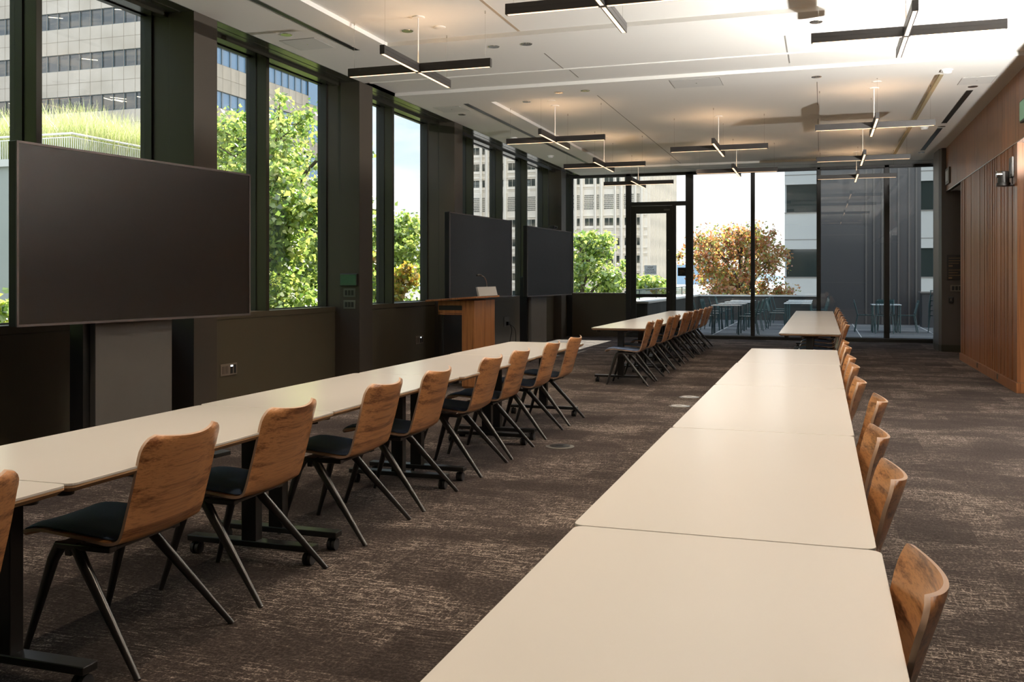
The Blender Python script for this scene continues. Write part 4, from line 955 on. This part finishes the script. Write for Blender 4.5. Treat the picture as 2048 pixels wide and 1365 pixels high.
for vb, vt in rows_:
    z0_, z1_ = zrow(vb), zrow(vt)
    for k_ in range(9):
        x0 = -0.9 - per * k_; cx = x0 - 2.9
        if wm is None:
            wm = MB().box(-0.88, -0.04, 0, 0.04, 0, 1.5).box(0.04, 0.88, 0, 0.04, 0, 1.5).mesh('window', DGLASS)
            nm_ = MB().box(-0.3, 0.3, 0, 0.04, 0, 1.5).mesh('narrow_window', DGLASS)
        o = bpy.data.objects.new('window', wm); COL.objects.link(o); o.parent = t; o.location = (cx, 0.47, z0_)
        o = bpy.data.objects.new('narrow_window', nm_); COL.objects.link(o); o.parent = t; o.location = (x0 - 0.97, 0.47, z0_)
    sd = MB()
    for k_ in range(22):
        yy = 0.9 + 1.75 * k_; sd.box(0.0, 0.06, yy + 0.75, yy + 1.5, z0_, z1_)
    sd.obj('side_windows', DGLASS, t)
zg0, zg1 = zrow(416), zrow(384.6)
for k_ in range(9):
    x0 = -0.9 - per * k_; g = MB()
    for i_ in range(8):
        for j_ in range(8):
            w = (2.0 / 8); g.box(x0 - 3.9 + i_ * w + (0.06 if j_ % 2 else 0), x0 - 3.9 + i_ * w + 0.14 + (0.06 if j_ % 2 else 0), 0.44, 0.49, zg0 + j_ * 0.39, zg0 + j_ * 0.39 + 0.24)
    for i_ in range(2):
        for j_ in range(8): g.box(x0 - 1.22 + i_ * 0.28, x0 - 1.06 + i_ * 0.28, 0.44, 0.49, zg0 + j_ * 0.39, zg0 + j_ * 0.39 + 0.24)
    g.obj('grille', DGLASS, t)
# pale panel building
t = thing('pale_panel_building', 'pale panelled building with dark window bands at the right end of the terrace view', 'building', (-2.1, 59, -8))
pb = MB(); lv = [(-2.4, -0.7), (1.5, 3.15), (5.35, 7.02), (9.2, 10.9), (13.1, 14.8), (17, 18.7)]
pb.box(0, 30, 0.2, 20, 0, 32); prev = 0
for a, b_ in lv: pb.box(0, 30, 0, 20, prev, a + 8); prev = b_ + 8
pb.box(0, 30, 0, 20, prev, 32); pb.obj('wall_body', WPANEL, t)
jn = MB()
for a, b_ in lv: jn.box(0, 30, -0.012, 0, b_ + 8 + 0.55, b_ + 8 + 0.59); jn.box(-0.01, 30, -0.05, 0.05, a + 7.95, a + 8); 
for k_ in range(12): jn.box(2.55 * k_ + 2.0, 2.55 * k_ + 2.03, -0.012, 0, 0, 32)
jn.obj('panel_joints', JOINT, t)
for a, b_ in lv:
    w = MB().box(0.1, 29.9, 0.08, 0.22, a + 8, b_ + 8).obj('window_band', DGLASS, t)
    fr = MB()
    for k_ in range(12): fr.box(2.55 * k_ + 1.95, 2.55 * k_ + 2.1, 0.02, 0.12, a + 8, b_ + 8)
    fr.obj('window_mullions', WPANEL, w)
# podium with planted roof and white railing outside the leftmost windows
PX, PY = uy(142.8, 266.6, 31.0)
PZ = PY
t = thing('planted_podium', 'concrete roof terrace with planting beyond the leftmost window', 'building', (PX, 31.0, -8))
zt_ = PZ + 8 - 0.95
MB().box(-22, 0, 0, 24, 0, zt_ - 0.3).obj('wall_body', mat('podium_concrete', (0.30, 0.33, 0.31), 0.7, var=0.1, vscale=0.5), t)
MB().box(-22.1, 0.15, -0.15, 24, zt_ - 0.3, zt_).obj('roof_edge', COPING, t)
MB().box(-17 - PX - 25, -17 - PX, -75, -18.5, 0, 22).obj('unseen_shade_block', MATS['podium_concrete'], t)  # added out-of-view mass, blocks side sky light to darken the column faces
t = thing('roof_railing', 'white metal railing around the planted roof terrace', 'railing', (PX, 31.0, PZ - 0.95))
MB().tube([(-20, 0, 0.95), (0, 0, 0.95), (0, 20, 0.95)], 0.045, 8).obj('top_rail', RAILW, t)
MB().box(-20, 0, -0.02, 0.02, 0.78, 0.82).box(-0.02, 0.02, 0, 20, 0.78, 0.82).obj('second_rail', RAILW, t)
bme = MB().box(-0.012, 0.012, -0.012, 0.012, 0, 0.8).mesh('baluster', RAILW)
for k_ in range(50):
    for bx, by in ((-0.115 * k_, 0.0), (0.0, 0.115 * (k_ + 1))):
        o = bpy.data.objects.new('baluster', bme); COL.objects.link(o); o.parent = t; o.location = (bx, by, 0)
bl = MB()
for k_ in range(50, 150): bl.box(-0.012 - 0.115 * k_, 0.012 - 0.115 * k_, -0.012, 0.012, 0, 0.8).box(-0.012, 0.012, 0.115 * (k_ + 1) - 0.012, 0.115 * (k_ + 1) + 0.012, 0, 0.8)
bl.obj('balusters', RAILW, t)['kind'] = 'stuff'
# feather grass
def grass(x0, x1, y0, y1, z, n, hmin, hmax, name, seed):
    r = np.random.default_rng(seed); bx = r.uniform(x0, x1, n); by = r.uniform(y0, y1, n); h_ = r.uniform(hmin, hmax, n); an = r.uniform(0, 2 * PI, n); le = r.uniform(0.1, 0.55, n)
    w = 0.008; V = np.zeros((n, 6, 3))
    dx, dy = np.cos(an), np.sin(an)
    for i_, (f, ww) in enumerate(((0, 1.0), (0.55, 0.9), (1.0, 0.25))):
        cx = bx + dx * le * h_ * f * f; cy = by + dy * le * h_ * f * f; cz = z + h_ * f * (1 - 0.12 * le * f)
        V[:, i_ * 2, :] = np.stack([cx - dy * w * ww, cy + dx * w * ww, cz], 1); V[:, i_ * 2 + 1, :] = np.stack([cx + dy * w * ww, cy - dx * w * ww, cz], 1)
    me = bpy.data.meshes.new(name); me.vertices.add(n * 6); me.vertices.foreach_set('co', V.reshape(-1)); b0 = np.arange(n) * 6
    q = np.stack([b0, b0 + 1, b0 + 3, b0 + 2, b0 + 2, b0 + 3, b0 + 5, b0 + 4], 1).reshape(-1)
    me.loops.add(n * 8); me.loops.foreach_set('vertex_index', q); me.polygons.add(n * 2); me.polygons.foreach_set('loop_start', np.arange(0, n * 8, 4)); me.polygons.foreach_set('loop_total', np.full(n * 2, 4))
    me.materials.append(GRASSM); me.update(); o = bpy.data.objects.new(name, me); COL.objects.link(o); return o
tag(grass(PX - 16, PX + 0.0, 31.5, 38, PZ - 0.9, 26000, 1.2, 2.5, 'feather_grass', 5), 'tall yellow green feather grass growing on the roof terrace', 'grass', kind='stuff')
# ground, hills
st(MB().box(-400, 400, -200, 900, -8.3, -8).obj('ground_street', STREET))
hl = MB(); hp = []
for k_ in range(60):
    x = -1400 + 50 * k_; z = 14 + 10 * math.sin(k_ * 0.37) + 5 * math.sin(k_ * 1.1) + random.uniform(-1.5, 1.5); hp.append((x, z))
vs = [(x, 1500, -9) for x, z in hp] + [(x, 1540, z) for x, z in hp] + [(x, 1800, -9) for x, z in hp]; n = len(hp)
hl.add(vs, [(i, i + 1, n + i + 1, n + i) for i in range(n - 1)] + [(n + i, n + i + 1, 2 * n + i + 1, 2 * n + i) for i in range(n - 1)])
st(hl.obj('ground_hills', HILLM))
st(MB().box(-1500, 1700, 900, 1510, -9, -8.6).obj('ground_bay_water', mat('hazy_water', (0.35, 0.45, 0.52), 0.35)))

# ------------------------------------------------------------------ world
w = bpy.data.worlds.new('World'); SC.world = w; w.use_nodes = True; nt = w.node_tree; nt.nodes.clear(); N = nt.nodes.new; L = nt.links.new
out = N('ShaderNodeOutputWorld'); bg = N('ShaderNodeBackground'); tc = N('ShaderNodeTexCoord'); sp = N('ShaderNodeSeparateXYZ'); L(tc.outputs['Generated'], sp.inputs[0])
cr = N('ShaderNodeValToRGB'); els = cr.color_ramp.elements
els[0].position = 0.0; els[0].color = (0.80, 0.86, 0.93, 1); els[1].position = 1.0; els[1].color = (0.16, 0.34, 0.72, 1)
for p, c_ in ((0.06, (0.80, 0.87, 0.96, 1)), (0.2, (0.50, 0.70, 0.92, 1)), (0.45, (0.28, 0.50, 0.85, 1))):
    e = els.new(p); e.color = c_
L(sp.outputs['Z'], cr.inputs[0])
mp = N('ShaderNodeMapping'); mp.inputs['Scale'].default_value = (2.2, 2.2, 7.0); mp.inputs['Location'].default_value = (0.35, 0.1, 0.0); L(tc.outputs['Generated'], mp.inputs[0])
n = N('ShaderNodeTexNoise'); n.inputs['Scale'].default_value = 1.3; n.inputs['Detail'].default_value = 6; n.inputs['Roughness'].default_value = 0.55; L(mp.outputs[0], n.inputs['Vector'])
mr = N('ShaderNodeMapRange'); mr.interpolation_type = 'SMOOTHSTEP'; mr.inputs[1].default_value = 0.46; mr.inputs[2].default_value = 0.66; L(n.outputs['Fac'], mr.inputs[0])
# the view up the room looks into a bright cloud bank, the side view into clearer sky
mr2 = N('ShaderNodeMapRange'); mr2.interpolation_type = 'SMOOTHSTEP'; mr2.inputs[1].default_value = -0.33; mr2.inputs[2].default_value = -0.10; L(sp.outputs['X'], mr2.inputs[0])
mxf = N('ShaderNodeMath'); mxf.operation = 'MAXIMUM'
ml = N('ShaderNodeMath'); ml.operation = 'MULTIPLY'; ml.inputs[1].default_value = 0.85; L(mr2.outputs[0], ml.inputs[0])
L(mr.outputs[0], mxf.inputs[0]); L(ml.outputs[0], mxf.inputs[1])
mx = N('ShaderNodeMix'); mx.data_type = 'RGBA'; L(mxf.outputs[0], mx.inputs[0]); L(cr.outputs[0], mx.inputs[6]); mx.inputs[7].default_value = (1.0, 1.0, 1.0, 1)
mr3 = N('ShaderNodeMapRange'); mr3.interpolation_type = 'SMOOTHSTEP'; mr3.inputs[1].default_value = 0.05; mr3.inputs[2].default_value = -0.4; mr3.inputs[3].default_value = 1.05; mr3.inputs[4].default_value = 1.75; L(sp.outputs['Y'], mr3.inputs[0]); L(mr3.outputs[0], bg.inputs[1])  # sky behind the camera made stronger to brighten the outside facades
L(mx.outputs[2], bg.inputs[0]); L(bg.outputs[0], out.inputs[0])

# ------------------------------------------------------------------ lights
def light(kind, name, loc, energy, col=(1, 1, 1), rot=None, **kw):
    ld = bpy.data.lights.new(name, kind); ld.energy = energy; ld.color = col
    for k_, v_ in kw.items(): setattr(ld, k_, v_)
    o = bpy.data.objects.new(name, ld); COL.objects.link(o); o.location = loc
    if rot is not None: o.rotation_euler = rot
    return o
def aim(o, d): o.rotation_euler = Vector(d).to_track_quat('-Z', 'Y').to_euler()
s = light('SUN', 'sun', (0, 60, 60), 12.0, (1.0, 0.93, 0.82), angle=math.radians(0.6)); aim(s, (-0.02, -1, -0.72))
# low bright beam from the opening on the right, just under the fascia, that throws the pendant shadows on the ceiling
s = light('SPOT', 'photo_lamp', (2.42, 8.75, 2.42), 1350, (1.0, 0.965, 0.91), spot_size=math.radians(175), spot_blend=0.06, shadow_soft_size=0.02); aim(s, (-0.03, 0.0, 1))
for x, y, z, lb in dl:
    s = light('SPOT', 'downlight_or_fill_beam', (x, y, z - 0.03), (75 if x < 1.5 else 15), (1.0, 0.80, 0.58), spot_size=math.radians(90), spot_blend=1.0, shadow_soft_size=0.04); aim(s, (0, 0, -1))
for x, y in [(-4.0, 5), (-4.0, 1.5), (-2.2, 5.5), (-2.2, 2.2), (-0.3, 5.5), (-0.3, 2.2), (1.4, 6.5), (1.4, 3), (-2.2, 7.6), (-0.3, 7.6), (4, 6), (4, 11), (-0.2, 14.2), (-0.2, 18.2), (-2.6, 14.2), (-2.6, 18.2)]:  # added fill spots without fittings, brightening the room and far tables
    s = light('SPOT', 'downlight_or_fill_beam', (x, y, (3.0 if x > 3 else 3.88)), 82, (1.0, 0.80, 0.60), spot_size=math.radians(120), spot_blend=0.6, shadow_soft_size=0.05); aim(s, (0, 0, -1))

# ------------------------------------------------------------------ colour
vs_ = SC.view_settings; vs_.view_transform = 'Standard'; vs_.look = 'None'; vs_.exposure = 0.55; vs_.gamma = 1.0; vs_.use_curve_mapping = False
SC.display_settings.display_device = 'sRGB'
SC.cycles.use_denoising = True
SC.cycles.max_bounces = 10; SC.cycles.transparent_max_bounces = 16; SC.cycles.sample_clamp_indirect = 6.0; SC.cycles.sample_clamp_direct = 0.0
SC.cycles.caustics_reflective = False; SC.cycles.caustics_refractive = False; SC.cycles.use_light_tree = True
